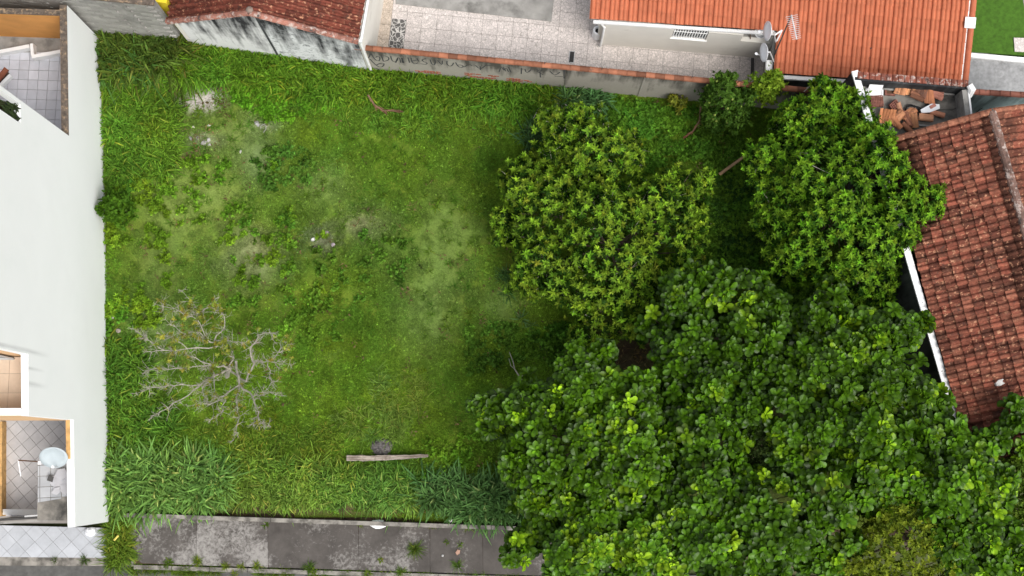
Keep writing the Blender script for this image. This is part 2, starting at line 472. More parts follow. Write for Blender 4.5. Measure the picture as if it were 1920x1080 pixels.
M['lawn'] = m_lawn()
M['far_ground'] = m_plain('far_ground', (0.07, 0.085, 0.03), 0.95, 0.5, 0.4, dirt=(0.15, 0.12, 0.08), dsc=0.15)
M['bright_turf'] = m_plain('bright_turf', (0.055, 0.13, 0.012), 0.95, 0.3, 8, bump=0.4)
M['weave_paving'] = m_plain('weave_paving', (0.30, 0.30, 0.30), 0.9, 0.25, 7, dirt=(0.16, 0.16, 0.16), dsc=2)

# ------------------------------------------------------------------ the ground
def sheet(name, pts, z0, th, mat, kind='structure', parent=None):
    o = MB().prism([p[:2] for p in pts], z0 - th, z0).build(name, mat, parent)
    if kind and not parent: o['kind'] = kind
    return o


mk('ground', [(-900, -900, -0.25), (900, -900, -0.25), (900, 900, -0.25), (-900, 900, -0.25)], [(0, 1, 2, 3)], M['far_ground'], origin=(0, 0, -0.25))['kind'] = 'structure'

# west wall line, north wall line, front wall line, east wall line (world xy)
WN, WS = np.array([-14.06, 15.0]), np.array([-13.07, -2.08])      # outer (lot) face of the west wall


def wx(y): return WN[0] + (y - WN[1]) / (WS[1] - WN[1]) * (WS[0] - WN[0])


NB = [at(150, 62)[:2], at(352, 82)[:2], at(679, 130)[:2], at(1480, 207)[:2]]   # foot of the north walls
EZ = 4.2
EC0, EC1 = at(1597, 134, EZ)[:2], at(1792, 806, EZ)[:2]           # outer edge of the cap on the east wall
FW0, FW1 = at(232, 962, 0.3)[:2], at(1060, 990, 0.3)[:2]          # front dwarf wall

# lot floor with painted cover: (px, py, rx, ry, colour, strength)
GREEN = np.array([0.105, 0.165, 0.017])
PATCH = [
    (372, 190, 42, 20, (0.46, 0.41, 0.39), 1.0), (402, 182, 18, 20, (0.48, 0.43, 0.42), 0.9), (365, 262, 34, 26, (0.22, 0.22, 0.14), 0.7),
    (392, 265, 26, 10, (0.40, 0.38, 0.33), 0.6), (316, 245, 22, 14, (0.26, 0.24, 0.15), 0.5), (492, 234, 24, 12, (0.36, 0.36, 0.28), 0.7),
    (330, 380, 70, 80, (0.20, 0.26, 0.065), 0.75), (440, 250, 60, 40, (0.19, 0.25, 0.065), 0.75), (480, 300, 36, 46, (0.17, 0.24, 0.09), 0.8),
    (400, 360, 50, 46, (0.20, 0.265, 0.065), 0.75),
    (472, 480, 36, 44, (0.29, 0.29, 0.15), 0.9), (470, 500, 60, 30, (0.17, 0.22, 0.08), 0.7), (440, 460, 30, 40, (0.16, 0.21, 0.07), 0.6), (300, 500, 50, 60, (0.14, 0.19, 0.05), 0.6),
    (676, 421, 38, 20, (0.33, 0.32, 0.18), 0.9), (606, 452, 24, 20, (0.27, 0.24, 0.22), 0.7), (610, 350, 52, 38, (0.17, 0.245, 0.07), 0.7),
    (640, 440, 60, 40, (0.10, 0.15, 0.03), 0.5),
    (830, 470, 52, 100, (0.145, 0.215, 0.05), 0.75), (800, 590, 52, 70, (0.145, 0.22, 0.055), 0.75), (940, 570, 40, 36, (0.13, 0.20, 0.05), 0.7),
    (850, 430, 60, 40, (0.14, 0.21, 0.045), 0.6), (730, 470, 60, 60, (0.085, 0.145, 0.03), 0.5),
    (300, 615, 60, 50, (0.15, 0.22, 0.07), 0.7), (270, 690, 40, 36, (0.15, 0.21, 0.07), 0.7), (520, 620, 60, 60, (0.10, 0.12, 0.03), 0.5),
    (1045, 650, 40, 40, (0.09, 0.15, 0.05), 0.6), (980, 770, 30, 40, (0.08, 0.13, 0.04), 0.5),
    (400, 830, 120, 30, (0.10, 0.12, 0.02), 0.5), (560, 700, 60, 60, (0.085, 0.12, 0.018), 0.4),
    (716, 838, 24, 18, (0.17, 0.15, 0.14), 1.0), (712, 870, 26, 14, (0.15, 0.11, 0.08), 0.8),
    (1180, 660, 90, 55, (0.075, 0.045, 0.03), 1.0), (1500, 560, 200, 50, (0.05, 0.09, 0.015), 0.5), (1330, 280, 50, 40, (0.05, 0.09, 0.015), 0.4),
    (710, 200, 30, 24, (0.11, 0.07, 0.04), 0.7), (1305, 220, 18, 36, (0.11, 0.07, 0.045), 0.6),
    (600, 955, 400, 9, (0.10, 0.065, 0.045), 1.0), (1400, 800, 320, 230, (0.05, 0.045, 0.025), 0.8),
]


def patch_mask(px, py, bare_only=False):
    """how bare each spot is (0..1)"""
    m = np.zeros(np.shape(px))
    for (cx, cy, rx, ry, c, s) in PATCH:
        d = ((px - cx) / rx) ** 2 + ((py - cy) / ry) ** 2
        br = sum(c) > 0.27
        m = np.maximum(m, np.exp(-d) * s * (1.0 if br else 0.25))
    return m


def build_lawn():
    LOT = [WN + [0.02, 0.4], np.array([-11.0, 15.0]), NB[3] + [0.4, 0.35], EC0 + [0.6, 0], EC1 + [0.4, -2.4], np.array([FW1[0] + 14, -3.6]), np.array([wx(-1.9), -1.74])]
    xs = np.arange(-15, 15.6, 0.13); ys = np.arange(-2.2, 15.4, 0.13)
    X, Y = np.meshgrid(xs, ys); sh = X.shape
    Z = 0.09 * (fbm(X * 0.5, Y * 0.5) - 0.5) + 0.04 * (fbm(X * 2.3, Y * 2.3) - 0.5)
    Pp = proj(np.stack([X, Y, Z], -1)); px, py = Pp[..., 0], Pp[..., 1]
    n1 = fbm(X * 0.45 + 9, Y * 0.45); n2 = fbm(X * 1.7, Y * 1.7 + 4)
    C = GREEN * (0.7 + 0.65 * n1[..., None])
    C = C * (1 + (n2[..., None] - 0.5) * np.array([0.9, 0.35, 0.5]))
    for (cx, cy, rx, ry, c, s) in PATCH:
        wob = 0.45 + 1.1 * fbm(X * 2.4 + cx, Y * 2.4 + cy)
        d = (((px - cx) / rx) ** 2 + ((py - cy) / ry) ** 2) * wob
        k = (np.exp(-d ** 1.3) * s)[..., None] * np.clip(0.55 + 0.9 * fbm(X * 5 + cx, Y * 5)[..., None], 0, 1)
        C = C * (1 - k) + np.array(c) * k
    ny, nx = sh
    i = np.arange(ny * nx).reshape(sh)
    Fq = np.stack([i[:-1, :-1], i[:-1, 1:], i[1:, 1:], i[1:, :-1]], -1).reshape(-1, 4)
    fy = FW0[1] + (X - FW0[0]) / (FW1[0] - FW0[0]) * (FW1[1] - FW0[1])
    ok = (X > wx(Y) + 0.01) & (Y > fy + 0.03) | ((X > FW0[0] + 14.6) & (Y > -2.3))
    cx = [np.array(q) for q in ([-14.2, 15.2], NB[1], NB[2], NB[3], [EC0[0] + .3, EC0[1] - .6])]
    yn = np.interp(X, [q[0] for q in cx], [q[1] for q in cx])
    ok &= (Y < yn + 0.2)
    okf = ok.ravel()[Fq].all(1)
    used = np.unique(Fq[okf]); mp = -np.ones(ny * nx, int); mp[used] = np.arange(len(used))
    V = np.stack([X, Y, Z], -1).reshape(-1, 3)[used]
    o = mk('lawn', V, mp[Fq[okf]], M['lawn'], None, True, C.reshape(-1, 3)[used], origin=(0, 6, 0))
    o['kind'] = 'structure'
    return o


lawn = build_lawn()
sheet('lot_soil', [(wx(15.2), 15.2), (wx(-1.7), -1.7), (13, -2.4), (13.4, 12.6), NB[2] + [0, 0.2], (-11, 15.2)], -0.09, 0.1, M['soil'])

# ------------------------------------------------------------------ front: sidewalk, kerb, road
def dist_line(px0, py0, px1, py1, z=0): return at(px0, py0, z), at(px1, py1, z)


side = empty('sidewalk', at(600, 1020, 0), kind='structure')
sl_x = [236, 368, 502, 672, 806, 905, 1060, 1250]
rng = random.Random(3)
for i in range(len(sl_x) - 1):
    a, b = sl_x[i], sl_x[i + 1]
    top = lambda x: 966 + (x - 232) * 0.0335
    bot = lambda x: 1056 + (x - 240) * 0.03
    g = 0.55
    lo = 14 if i == 0 else 0
    p = [at(a + g, top(a)), at(b - g, top(b)), at(b - g + 1, bot(b)), at(a + g + 1 + lo * 2, bot(a)), at(a + g + lo, bot(a) - 14)]
    dz = rng.uniform(-0.006, 0.006)
    o = MB().prism([q[:2] for q in p[::-1]], -0.12, 0.0 + dz).build('slab', M['sidewalk'], side)
    o.color = ([0.58, 0.70, 0.40, 0.42, 0.37, 0.40, 0.42][i], 0, 0, 1)
sheet('sidewalk_bed', [at(232, 968), at(1260, 1003), at(1260, 1085), at(232, 1056)], -0.035, 0.1, M['soil'])
kerb = empty('kerb', at(600, 1062, 0), kind='structure')
kx = list(np.linspace(250, 1250, 15))
for a, b in zip(kx[:-1], kx[1:]):
    f = lambda x, d: at(x, 1059 + (x - 240) * 0.03 + d, 0)
    MB().prism([q[:2] for q in (f(a + .5, 8), f(b - .5, 8), f(b - .5, 0), f(a + .5, 0))], -0.2, -0.012).build('kerbstone', M['kerb'], kerb)
sheet('road', [(-40, at(0, 1051)[1] - 8), (40, at(0, 1051)[1] - 8), (40, at(1900, 1108)[1]), (-40, at(-400, 1040)[1])], -0.13, 0.1, M['asphalt'])

# tiled sidewalk of the neighbour on the left, laid diagonally
tsw = empty('tiled_sidewalk', at(90, 1015, 0), kind='structure')
TW = [at(-40, 984)[:2], at(205, 990)[:2], at(206, 1046)[:2], at(-40, 1044)[:2]]
MB().prism(TW[::-1], -0.2, 0.0).build('bed', M['grout'], tsw)


def clip_poly(poly, clip):
    """Sutherland-Hodgman, clip polygon ccw"""
    out = [np.array(p, float) for p in poly]
    n = len(clip)
    ar = sum(clip[i][0] * clip[(i + 1) % n][1] - clip[(i + 1) % n][0] * clip[i][1] for i in range(n))
    cl = [np.array(c, float) for c in (clip if ar > 0 else clip[::-1])]
    for i in range(n):
        a, b = cl[i], cl[(i + 1) % n]; inp = out; out = []
        if not inp: return []
        sd_ = lambda p: (b[0] - a[0]) * (p[1] - a[1]) - (b[1] - a[1]) * (p[0] - a[0])
        for j in range(len(inp)):
            p, q = inp[j], inp[(j + 1) % len(inp)]; sp, sq = sd_(p), sd_(q)
            if sp >= 0: out.append(p)
            if (sp >= 0) != (sq >= 0): out.append(p + (q - p) * sp / (sp - sq))
    return out


def poly_area(p):
    return abs(sum(p[i][0] * p[(i + 1) % len(p)][1] - p[(i + 1) % len(p)][0] * p[i][1] for i in range(len(p)))) / 2 if len(p) > 2 else 0


def tile_field(parent, clip, size, ang, z, mat, tone, gap=0.008, th=0.02, name='tile', limit=300, seed=1, offset=(0, 0), jit=0.003, stagger=0.0):
    """separate floor tiles clipped to an outline; whole tiles share one mesh; tone(rng, centre) -> object colour"""
    r = random.Random(seed); sx, sy = size if hasattr(size, '__len__') else (size, size)
    c = np.mean(np.array([q[:2] for q in clip]), 0) + np.array(offset)
    R = np.array([[math.cos(ang), -math.sin(ang)], [math.sin(ang), math.cos(ang)]])
    loc = [(np.array(q[:2]) - c) @ R for q in clip]
    lo = np.min(loc, 0); hi = np.max(loc, 0)
    hx, hy = sx / 2 - gap / 2, sy / 2 - gap / 2
    full = mesh_only(name, *_box(2 * hx, 2 * hy, th), mat)
    jobs = []
    for j in range(math.floor(lo[1] / sy) - 1, math.ceil(hi[1] / sy) + 2):
        for i in range(math.floor(lo[0] / sx) - 1, math.ceil(hi[0] / sx) + 2):
            cc = np.array([(i + (stagger if j % 2 else 0)) * sx, j * sy])
            q = [cc + [-hx, -hy], cc + [hx, -hy], cc + [hx, hy], cc + [-hx, hy]]
            k = clip_poly(q, loc); a = poly_area(k)
            if a < 0.06 * sx * sy: continue
            wpt = c + R @ cc
            pp = proj([*wpt, z]); vis = -20 < pp[0] < 1940 and -20 < pp[1] < 1100
            jobs.append((not vis, r.random(), cc, k, a, wpt))
    jobs.sort(key=lambda t: t[0])
    rest = MB()
    for n, (nv, _, cc, k, a, wpt) in enumerate(jobs):
        zz = z + r.uniform(-jit, jit)
        if n >= limit:
            rest.prism([c + R @ p for p in k], zz - th, zz); continue
        if a > 0.995 * 4 * hx * hy:
            o = inst(name, full, m4(rotz(ang), (*wpt, zz - th / 2)), parent)
        else:
            o = MB().prism([c + R @ p for p in k], zz - th, zz).build(name, mat, parent)
        o.color = (*tone(r, wpt), 1)
    if rest.v:
        o = rest.build(name + 's_beyond', mat, parent); o['kind'] = 'stuff'; o.color = (0.9, 0.9, 0.9, 1)


def _box(x, y, z):
    v = [(sx * x / 2, sy * y / 2, sz * z / 2) for sz in (-1, 1) for sx, sy in ((-1, -1), (1, -1), (1, 1), (-1, 1))]
    return v, [(3, 2, 1, 0), (4, 5, 6, 7), (0, 1, 5, 4), (1, 2, 6, 5), (2, 3, 7, 6), (3, 0, 4, 7)]


def gtone(lo, hi, tint=(1, 1, 1)):
    def f(r, p):
        k = r.uniform(lo, hi); return tuple(k * t for t in tint)
    return f


tile_field(tsw, TW, 0.42, math.radians(45), 0.012, M['tile_plain'], gtone(0.40, 0.47, (0.97, 1.0, 1.05)), limit=90, seed=5)
sheet('gutter_strip', [at(-60, 1040)[:2], at(250, 1046)[:2], at(250, 1062)[:2], at(-60, 1060)[:2]], -0.03, 0.2, M['kerb'])

# front dwarf wall
dw = empty('dwarf_wall', at(600, 972, 0), 'long low concrete wall between overgrown lot and grey sidewalk', 'low wall')
q = np.linspace(0, 1, 7)
for i in range(6):
    a = FW0 + (FW1 - FW0) * q[i]; b = FW0 + (FW1 - FW0) * q[i + 1] - (FW1 - FW0) * 0.0008
    MB().wall(a, b, -0.13, -0.15, 0.3 + [0.0, .012, -.01, .008, 0, .01][i]).build('wall_section', M['kerb'], dw)

# ------------------------------------------------------------------ north side: patio of the red house
PATIO = [at(676, 100)[:2], NB[2] + [0.1, 0.16], NB[3] + [0, 0.16], at(1490, -60)[:2], at(690, -60)[:2]]
patio = empty('patio', at(1000, 60, 0), kind='structure')
MB().prism(PATIO, -0.2, 0.0).build('bed', M['grout'], patio)
ndir = nrm(NB[3] - NB[2]); nang = math.atan2(ndir[1], ndir[0])


def patio_tone(r, p):
    px = proj([*p, 0])[0]
    k = r.uniform(0.94, 1.06)
    if px < 738: return (k * 0.84, k * 0.78, k * 0.68)
    return (k, k, k)


CL = [at(742, -30)[:2], at(742, 8)[:2], at(1034, 41)[:2], at(1042, -30)[:2]]      # bare concrete apron
DK = [at(736, 35)[:2], at(765, 38)[:2], at(755, 96)[:2], at(725, 92)[:2]]        # dark mosaic patch
tile_field(patio, PATIO, 0.52, nang, 0.014, M['paving'], patio_tone, limit=300, seed=8, gap=0.011)
MB().prism(CL, 0.0, 0.034).build('concrete_apron', M['concrete'], patio)
tile_field(patio, DK, (0.5, 0.5), nang, 0.034, M['paving_dark'], gtone(0.8, 1.2), limit=10, seed=9, name='dark_tile', gap=0.004)
dr = empty('floor_drain', at(1072, 107, 0), 'small dark rectangular drain grate set in the pale patio', 'drain')
c = at(1072, 107, 0.02)
mb = MB()
for s_ in (-1, 1):
    mb.box((c[0] + s_ * 0.085, c[1], 0.03), (0.02, 0.42, 0.03), nang); mb.box((c[0], c[1] + s_ * 0.2, 0.03), (0.15, 0.02, 0.028), nang)
mb.build('rim', M['metal'], dr)
for k in range(9): MB().box((c[0], c[1] - 0.17 + k * 0.0425, 0.026), (0.15, 0.018, 0.02), nang).build('bar', M['dark_metal'], dr)
MB().box((c[0], c[1], 0.018), (0.17, 0.4, 0.008), nang).build('pan', M['black'], dr)

# ------------------------------------------------------------------ roof tiles
def profile_mesh(name, prof, ln, lift, mat, th=0.014):
    """tile: cross profile [(x,z)], length ln; the lower end rides up by lift on the tile below"""
    n = len(prof); V = []; F = []
    for y in (0.0, ln):
        for (x, z) in prof: V.append((x, y, z + lift * (1 - y / ln)))
    for (x, z) in prof: V.append((x, 0.0, z + lift - th))
    for i in range(n - 1):
        F.append((i, i + 1, n + i + 1, n + i)); F.append((2 * n + i, 2 * n + i + 1, i + 1, i))
    return mesh_only(name, V, F, mat, False)


def roman2(w_):   # double roll
    p = [(0, -.01), (.07, -.012), (.11, .030), (.18, .052), (.28, .060), (.38, .052), (.46, .032), (.50, .022), (.54, .032), (.62, .052), (.72, .060), (.82, .052), (.89, .030), (.93, -.012), (1.0, -.012)]
    return [(x * w_, z) for x, z in p]


def colonial(w_):  # pan and cover
    p = [(0, .012), (.07, .0), (.22, -.004), (.37, .0), (.42, .03), (.50, .06), (.62, .075), (.74, .075), (.86, .058), (.95, .026), (1.0, .005)]
    return [(x * w_, z) for x, z in p]


def roof_field(parent, O, e, s, ncol, nrow, cw, rl, me, tone, ok=None, seed=1, limit=300, score=None, jit=0.006, name='roof_tile', lift0=0.02, c0=0, r0=0):
    """tiles on a roof plane: O lowest corner, e along the eave, s up the slope"""
    r = random.Random(seed); e = nrm(e); s = nrm(s); n = np.cross(e, s)
    todo = []
    for j in range(r0, nrow):
        for i in range(c0, ncol):
            t = O + e * (i * cw) + s * (j * rl) + n * lift0
            cen = t + e * cw / 2 + s * rl / 2
            if ok and not ok(cen): continue
            todo.append((score(cen) if score else 0, len(todo), t))
    todo.sort()
    rest = []
    for k, (_, _, t) in enumerate(todo):
        a = r.uniform(-jit, jit) * 2.5
        e2 = nrm(e * math.cos(a) + s * math.sin(a)); s2 = np.cross(n, e2)
        Mx = frame(e2, s2, n, t + n * r.uniform(0, jit) + s * r.uniform(-jit, jit) * 2)
        if k < limit:
            o = inst(name, me, Mx, parent); o.color = (*tone(r), 1)
        else: rest.append(Mx)
    if rest:
        vs = np.array([v.co for v in me.vertices]); fs = np.array([list(p.vertices) for p in me.polygons])
        V = np.concatenate([vs @ m_[:3, :3].T + m_[:3, 3] for m_ in rest]); Fx = np.concatenate([fs + i * len(vs) for i in range(len(rest))])
        o = mk(name + 's_beyond', V, Fx, me.materials[0], parent); o['kind'] = 'stuff'; o.color = (*tone(r), 1)


# ------------------------------------------------------------------ red tiled house (top right)
RH = empty('red_roof_house', at(1450, 60, 0), 'cream house under a bright orange-red tiled roof beside pale patio', 'house')
E2a, E2b = at(1450, 137, 2.25), at(1817, 161, 2.25)
ru = nrm(np.append((E2b - E2a)[:2], 0)); rv = np.array([-ru[1], ru[0], 0])
slope = 0.25
rs = nrm(rv + np.array([0, 0, slope])); rn = np.cross(ru, rs)


def rab(p): return np.dot(np.array(p) - E2a, ru), np.dot(np.array(p) - E2a, rv)


E1a, E1b = onpl(1116, 36, E2a, rn), onpl(1455, 60, E2a, rn)
a1, b1 = rab(E1a); a2, _ = rab(onpl(1822, 60, E2a, rn))
_, b1b = rab(E1b)
CW, RL = 0.302, 0.335
red_me = profile_mesh('roof_tile', roman2(CW * 1.03), RL * 1.16, 0.045, M['red_tile'], .02)
roofR = MB()


def RP(a, b, dz=0.0): return E2a + ru * a + rv * b + np.array([0, 0, slope * b + dz])


roofR.slab3([RP(0.02, 0.02), RP(a2 - .05, 0.02), RP(a2 - .05, 5.5), RP(0.02, 5.5)], -rn, 0.06)
roofR.slab3([RP(a1 + .03, b1 + .02), RP(0.02, b1 + .02), RP(0.02, 5.5), RP(a1 + .03, 5.5)], -rn, 0.06)
roof = roofR.build('roof', M['wood_dark'], RH)
row1 = int(round(b1 / (RL * math.cos(math.atan(slope)))))


def red_ok(c):
    a, b = rab(c); pp = proj(c)
    return pp[1] > -25 and (a > 0 or b > b1 - 0.05) and a < a2 - 0.28


def red_tone(r):
    k = r.uniform(0.92, 1.08); return (0.45 * k, 0.135 * k, 0.065 * k)


c_lo = math.floor(a1 / CW)
roof_field(roof, E2a, ru, rs, int(a2 / CW) + 1, 12, CW, RL, red_me, red_tone, red_ok, seed=4, c0=c_lo, jit=0.003)
# verge tiles on the right edge, a metal flashing, a pale panel lying on it
half = [(0.10 * math.cos(t), 0.10 * math.sin(t)) for t in np.linspace(math.pi, 0, 8)]
verge_me = profile_mesh('verge_tile', half, 0.42, 0.03, M['red_tile'])
for j in range(8):
    o = inst('verge_tile', verge_me, frame(ru, rs, rn, RP(a2 - 0.06, j * 0.38, 0.03)), roof); o.color = (0.44, 0.13, 0.065, 1)
MB().slab3([RP(a2 - .2, 0.02, .045), RP(a2 - .16, 0.02, .045), RP(a2 - .16, 3.4, .045), RP(a2 - .2, 3.4, .045)], rn, 0.01).build('flashing', M['white_trim'], roof)
pnl = empty('roof_panel', RP(a2 - .1, 1.75), 'small white square panel lying on the right edge of orange roof', 'panel')
MB().slab3([RP(a2 - .3, 1.72, .16), RP(a2 + .04, 1.72, .16), RP(a2 + .04, 2.05, .16), RP(a2 - .3, 2.05, .16)], rn, 0.02).build('sheet', M['plastic_white'], pnl)
for k in (1.74, 2.02): MB().slab3([RP(a2 - .28, k - .01, .10), RP(a2 + .02, k - .01, .10), RP(a2 + .02, k + .01, .10), RP(a2 - .28, k + .01, .10)], rn, 0.06).build('bracket', M['metal'], pnl)
# walls
W1a, W1b = at(1127, 84)[:2], at(1462, 112)[:2]
wd = nrm(W1b - W1a); wn2 = np.array([-wd[1], wd[0]])
zt1 = 2.2
wins = [(1266, 50), (1331, 57)]     # grille window span in the photo
pl0, pln = np.array([*W1a, 0]), np.array([wd[1], -wd[0], 0])
wl, wr = onpl(1262, 62, pl0, pln), onpl(1327, 66, pl0, pln)
al, ar = np.dot(wl[:2] - W1a, wd), np.dot(wr[:2] - W1a, wd)
zb, ztp = onpl(1261, 71, pl0, pln)[2], onpl(1265, 53, pl0, pln)[2] + 0.02
nl, nr_ = np.dot(onpl(1392, 70, pl0, pln)[:2] - W1a, wd), np.dot(onpl(1448, 72, pl0, pln)[:2] - W1a, wd)
nz = onpl(1392, 77, pl0, pln)[2]
Lw = np.linalg.norm(W1b - W1a)


def wp(a, d=0.0): return W1a + wd * a - np.array([wd[1], -wd[0]]) * d     # d>0 goes into the house


mb = MB(); TH_ = 0.16
for (a_, b_, z0_, z1_) in ((0, al, -.1, zt1), (al, ar, -.1, zb), (al, ar, ztp, zt1), (ar, nl, -.1, zt1), (nl, nr_, -.1, nz), (nl, nr_, nz + .62, zt1), (nr_, Lw, -.1, zt1)):
    if z1_ - z0_ > 0.01: mb.wall(wp(a_), wp(b_), TH_, z0_, z1_)
mb.build('wall', M['cream'], RH)
mb = MB(); mb.wall(wp(0, 0.16) , wp(0, 6), 0.16, -.1, 2.2) ; mb.build('side_wall', M['cream'], RH)
MB().prism([wp(.2, 5), wp(Lw, 5), wp(Lw, .35), wp(.2, .35)], 2.0, 2.08).build('ceiling', M['white_trim'], RH)
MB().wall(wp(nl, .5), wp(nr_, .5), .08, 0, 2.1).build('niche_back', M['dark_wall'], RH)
MB().prism([wp(nl, .17), wp(nr_, .17), wp(nr_, .48), wp(nl, .48)], nz - .12, nz - .02).build('niche_shelf', M['concrete'], RH)
mb = MB(); t0 = wp(nl + .62, .30)
mb.lathe([(0.13, 0), (0.2, .16), (0.215, .17), (0.19, .17), (0.12, .03)], (*t0, nz - .02), 14); b_ = mb.build('basin', M['plastic_white'])
tag(b_, 'white oval basin with dark inside on ledge in wall of cream house', 'basin')
t0 = wp(nl + .28, .3)
b_ = MB().lathe([(0.05, 0), (0.07, .1), (0.04, .18), (0.045, .2)], (*t0, nz - .02), 10).tube([(t0[0], t0[1], nz + .1), (t0[0] + .02, t0[1] - .22, nz + .02)], .016).build('tap', M['wood_dark'])
tag(b_, 'small rusty brown tap on ledge beside white basin', 'tap')
win = MB().wall(wp(al, .10), wp(ar, .10), .03, zb, ztp).build('window', M['glass'], RH)
mb = MB()
for zz in (zb + .0, ztp - .04): mb.wall(wp(al, .03), wp(ar, .03), .05, zz, zz + .04)
mb.wall(wp(al - .05, -.03), wp(ar + .05, -.03), .07, zb - .03, zb - .003)
mb.build('window_frame', M['white_trim'], win)
zm = (zb + ztp) / 2 + .12
MB().wall(wp(al + .01, .01), wp(ar - .01, .01), .02, zm, zm + .03).build('cross_bar', M['white_trim'], win)
for k in range(13):
    a_ = al + (ar - al) * (k + .5) / 13
    MB().wall(wp(a_ - .016, .028), wp(a_ + .016, .028), .016, zb + .042, ztp - .042).build('bar', M['white_trim'], win)
mb = MB()
p0, p1 = RP(a1 - .05, b1 - .02), RP(-.02, b1 - .02)
for (d0, d1, z0_, z1_) in ((-.10, .0, -.11, -.095), (-.10, -.085, -.095, -.01), (-.02, .0, -.095, -.03)):
    q = [p0[:2] + rv[:2] * d0, p1[:2] + rv[:2] * d0, p1[:2] + rv[:2] * d1, p0[:2] + rv[:2] * d1]
    mb.prism(q, p0[2] + z0_, p0[2] + z1_)
mb.build('gutter', M['white_trim'], RH)
p = wp(-.02, -.06); MB().tube([(p[0], p[1], 0), (p[0], p[1], 2.0), (p0[0] + .2, p0[1], p0[2] - .12)], .04, 8).build('downpipe', M['white_trim'], RH)
# the part of the house that stands further south
g0, g1 = RP(0.05, .18)[:2], RP(a2 - .2, .18)[:2]
mb = MB(); mb.wall(g0, g1, .16, -.1, 2.2); mb.build('south_wall', M['dark_wall'], RH)  # dark colour stands in for the shadow on this wall
mb = MB(); mb.wall(g0 + rv[:2] * 3, g0 + rv[:2] * .17, .16, -.1, 2.2); mb.build('return_wall', M['concrete'], RH)
mb = MB(); q0, q1 = RP(-.02, -.05), RP(a2 * .40, -.05)
mb.prism([q0[:2] - rv[:2] * .1, q1[:2] - rv[:2] * .1, q1[:2] + rv[:2] * .02, q0[:2] + rv[:2] * .02], 2.08, 2.2); mb.build('south_gutter', M['white_trim'], RH)
mb = MB(); mb.prism([(RP(-.22, .1))[:2], (RP(-.02, .1))[:2], (RP(-.02, .45))[:2], (RP(-.22, .45))[:2]], 1.95, 2.16); mb.build('gutter_box', M['white_trim'], RH)
mb = MB(); mb.wall(RP(-.06, b1 + .1)[:2], RP(-.06, .45)[:2], .05, 2.1, 2.36, 2.2); mb.build('verge_board', M['concrete'], RH)
# dark birds' droppings-like damp marks are broken tiles: small dark gaps
mb = MB()
for (x, y) in ((1603, 53), (1627, 53), (1633, 91), (1620, 107), (1632, 108), (1617, 125), (1653, 128)):
    a_, b_ = rab(onpl(x, y, E2a, rn)); mb.slab3([RP(a_ - .05, b_ - .03, .062), RP(a_ + .06, b_ - .02, .062), RP(a_ + .03, b_ + .12, .055), RP(a_ + .0, b_ + .03, .06)], rn, .006)
o = mb.build('chipped_spots', M['paint_black'], roof)

# round white pipe end / lamp drum beside the wall
c = at(1119, 67, 0.0)
ck = MB().lathe([(0.17, 0), (0.17, .55), (0.15, .6), (0.10, .6), (0.09, .5), (0.02, .5)], c, 18).build('round_bin', M['plastic_white'])
tag(ck, 'round white bin with dark opening at left corner of cream house', 'bin')
ck2 = MB().lathe([(0.085, .505), (0.05, .515)], c, 14).build('opening', M['black'], ck)
# dark mat strip and small dark bins at the end of the passage
dt = MB().prism([at(1408, 109)[:2], at(1414, 109)[:2], at(1413, 146)[:2], at(1407, 146)[:2]][::-1], 0.016, 0.03).build('drain_channel', M['dark_metal'])
tag(dt, 'narrow dark drain channel across the shaded end of the patio', 'drain')

# satellite dishes and aerial on the step between the two roofs
def dish(name, c, nv, rx, ry, label, group, pole_to, matd='plastic_white'):
    root = empty(name, pole_to, label, 'satellite dish', group)
    nv = nrm(nv); x = nrm(np.cross((0, 0, 1), nv)); y = np.cross(nv, x); R_ = np.stack([x, y, nv], 1)
    V = []; F = []; k = 24; rings = [0.0, .35, .7, 1.0]
    V.append((0, 0, 0))
    for rr in rings[1:]:
        for i in range(k):
            a = 2 * math.pi * i / k; V.append((rx * rr * math.cos(a), ry * rr * math.sin(a), 0.16 * rx * rr * rr * 2))
    for i in range(k): F.append((0, 1 + i, 1 + (i + 1) % k))
    for j in range(2):
        for i in range(k): F.append((1 + j * k + i, 1 + (j + 1) * k + i, 1 + (j + 1) * k + (i + 1) % k, 1 + j * k + (i + 1) % k))
    nb = len(V); V += [(a, b, z - 0.012) for a, b, z in V]; F += [tuple(nb + i for i in f[::-1]) for f in F]
    F += [(1 + 2 * k + i, nb + 1 + 2 * k + i, nb + 1 + 2 * k + (i + 1) % k, 1 + 2 * k + (i + 1) % k) for i in range(k)]
    V = [np.array(c) + R_ @ np.array(v) for v in V]
    mk('reflector', V, F, M[matd], root, True)
    MB().tube([np.array(c) + R_ @ [0, -ry * .95, .1], np.array(c) + R_ @ [0, -ry * .7, rx * .55], np.array(c) + R_ @ [0, -ry * .3, rx * 1.0]], .015).build('feed_arm', M['metal'], root)
    MB().tube([np.array(c) + R_ @ [0, -ry * .35, rx * .95], np.array(c) + R_ @ [0, -ry * .2, rx * 1.1]], .04, 8).build('receiver', M['plastic_white'], root)
    MB().tube([np.array(c) - nv * .01, np.array(c) - nv * .12, np.array(pole_to)], .022).build('mount', M['metal'], root)
    return root


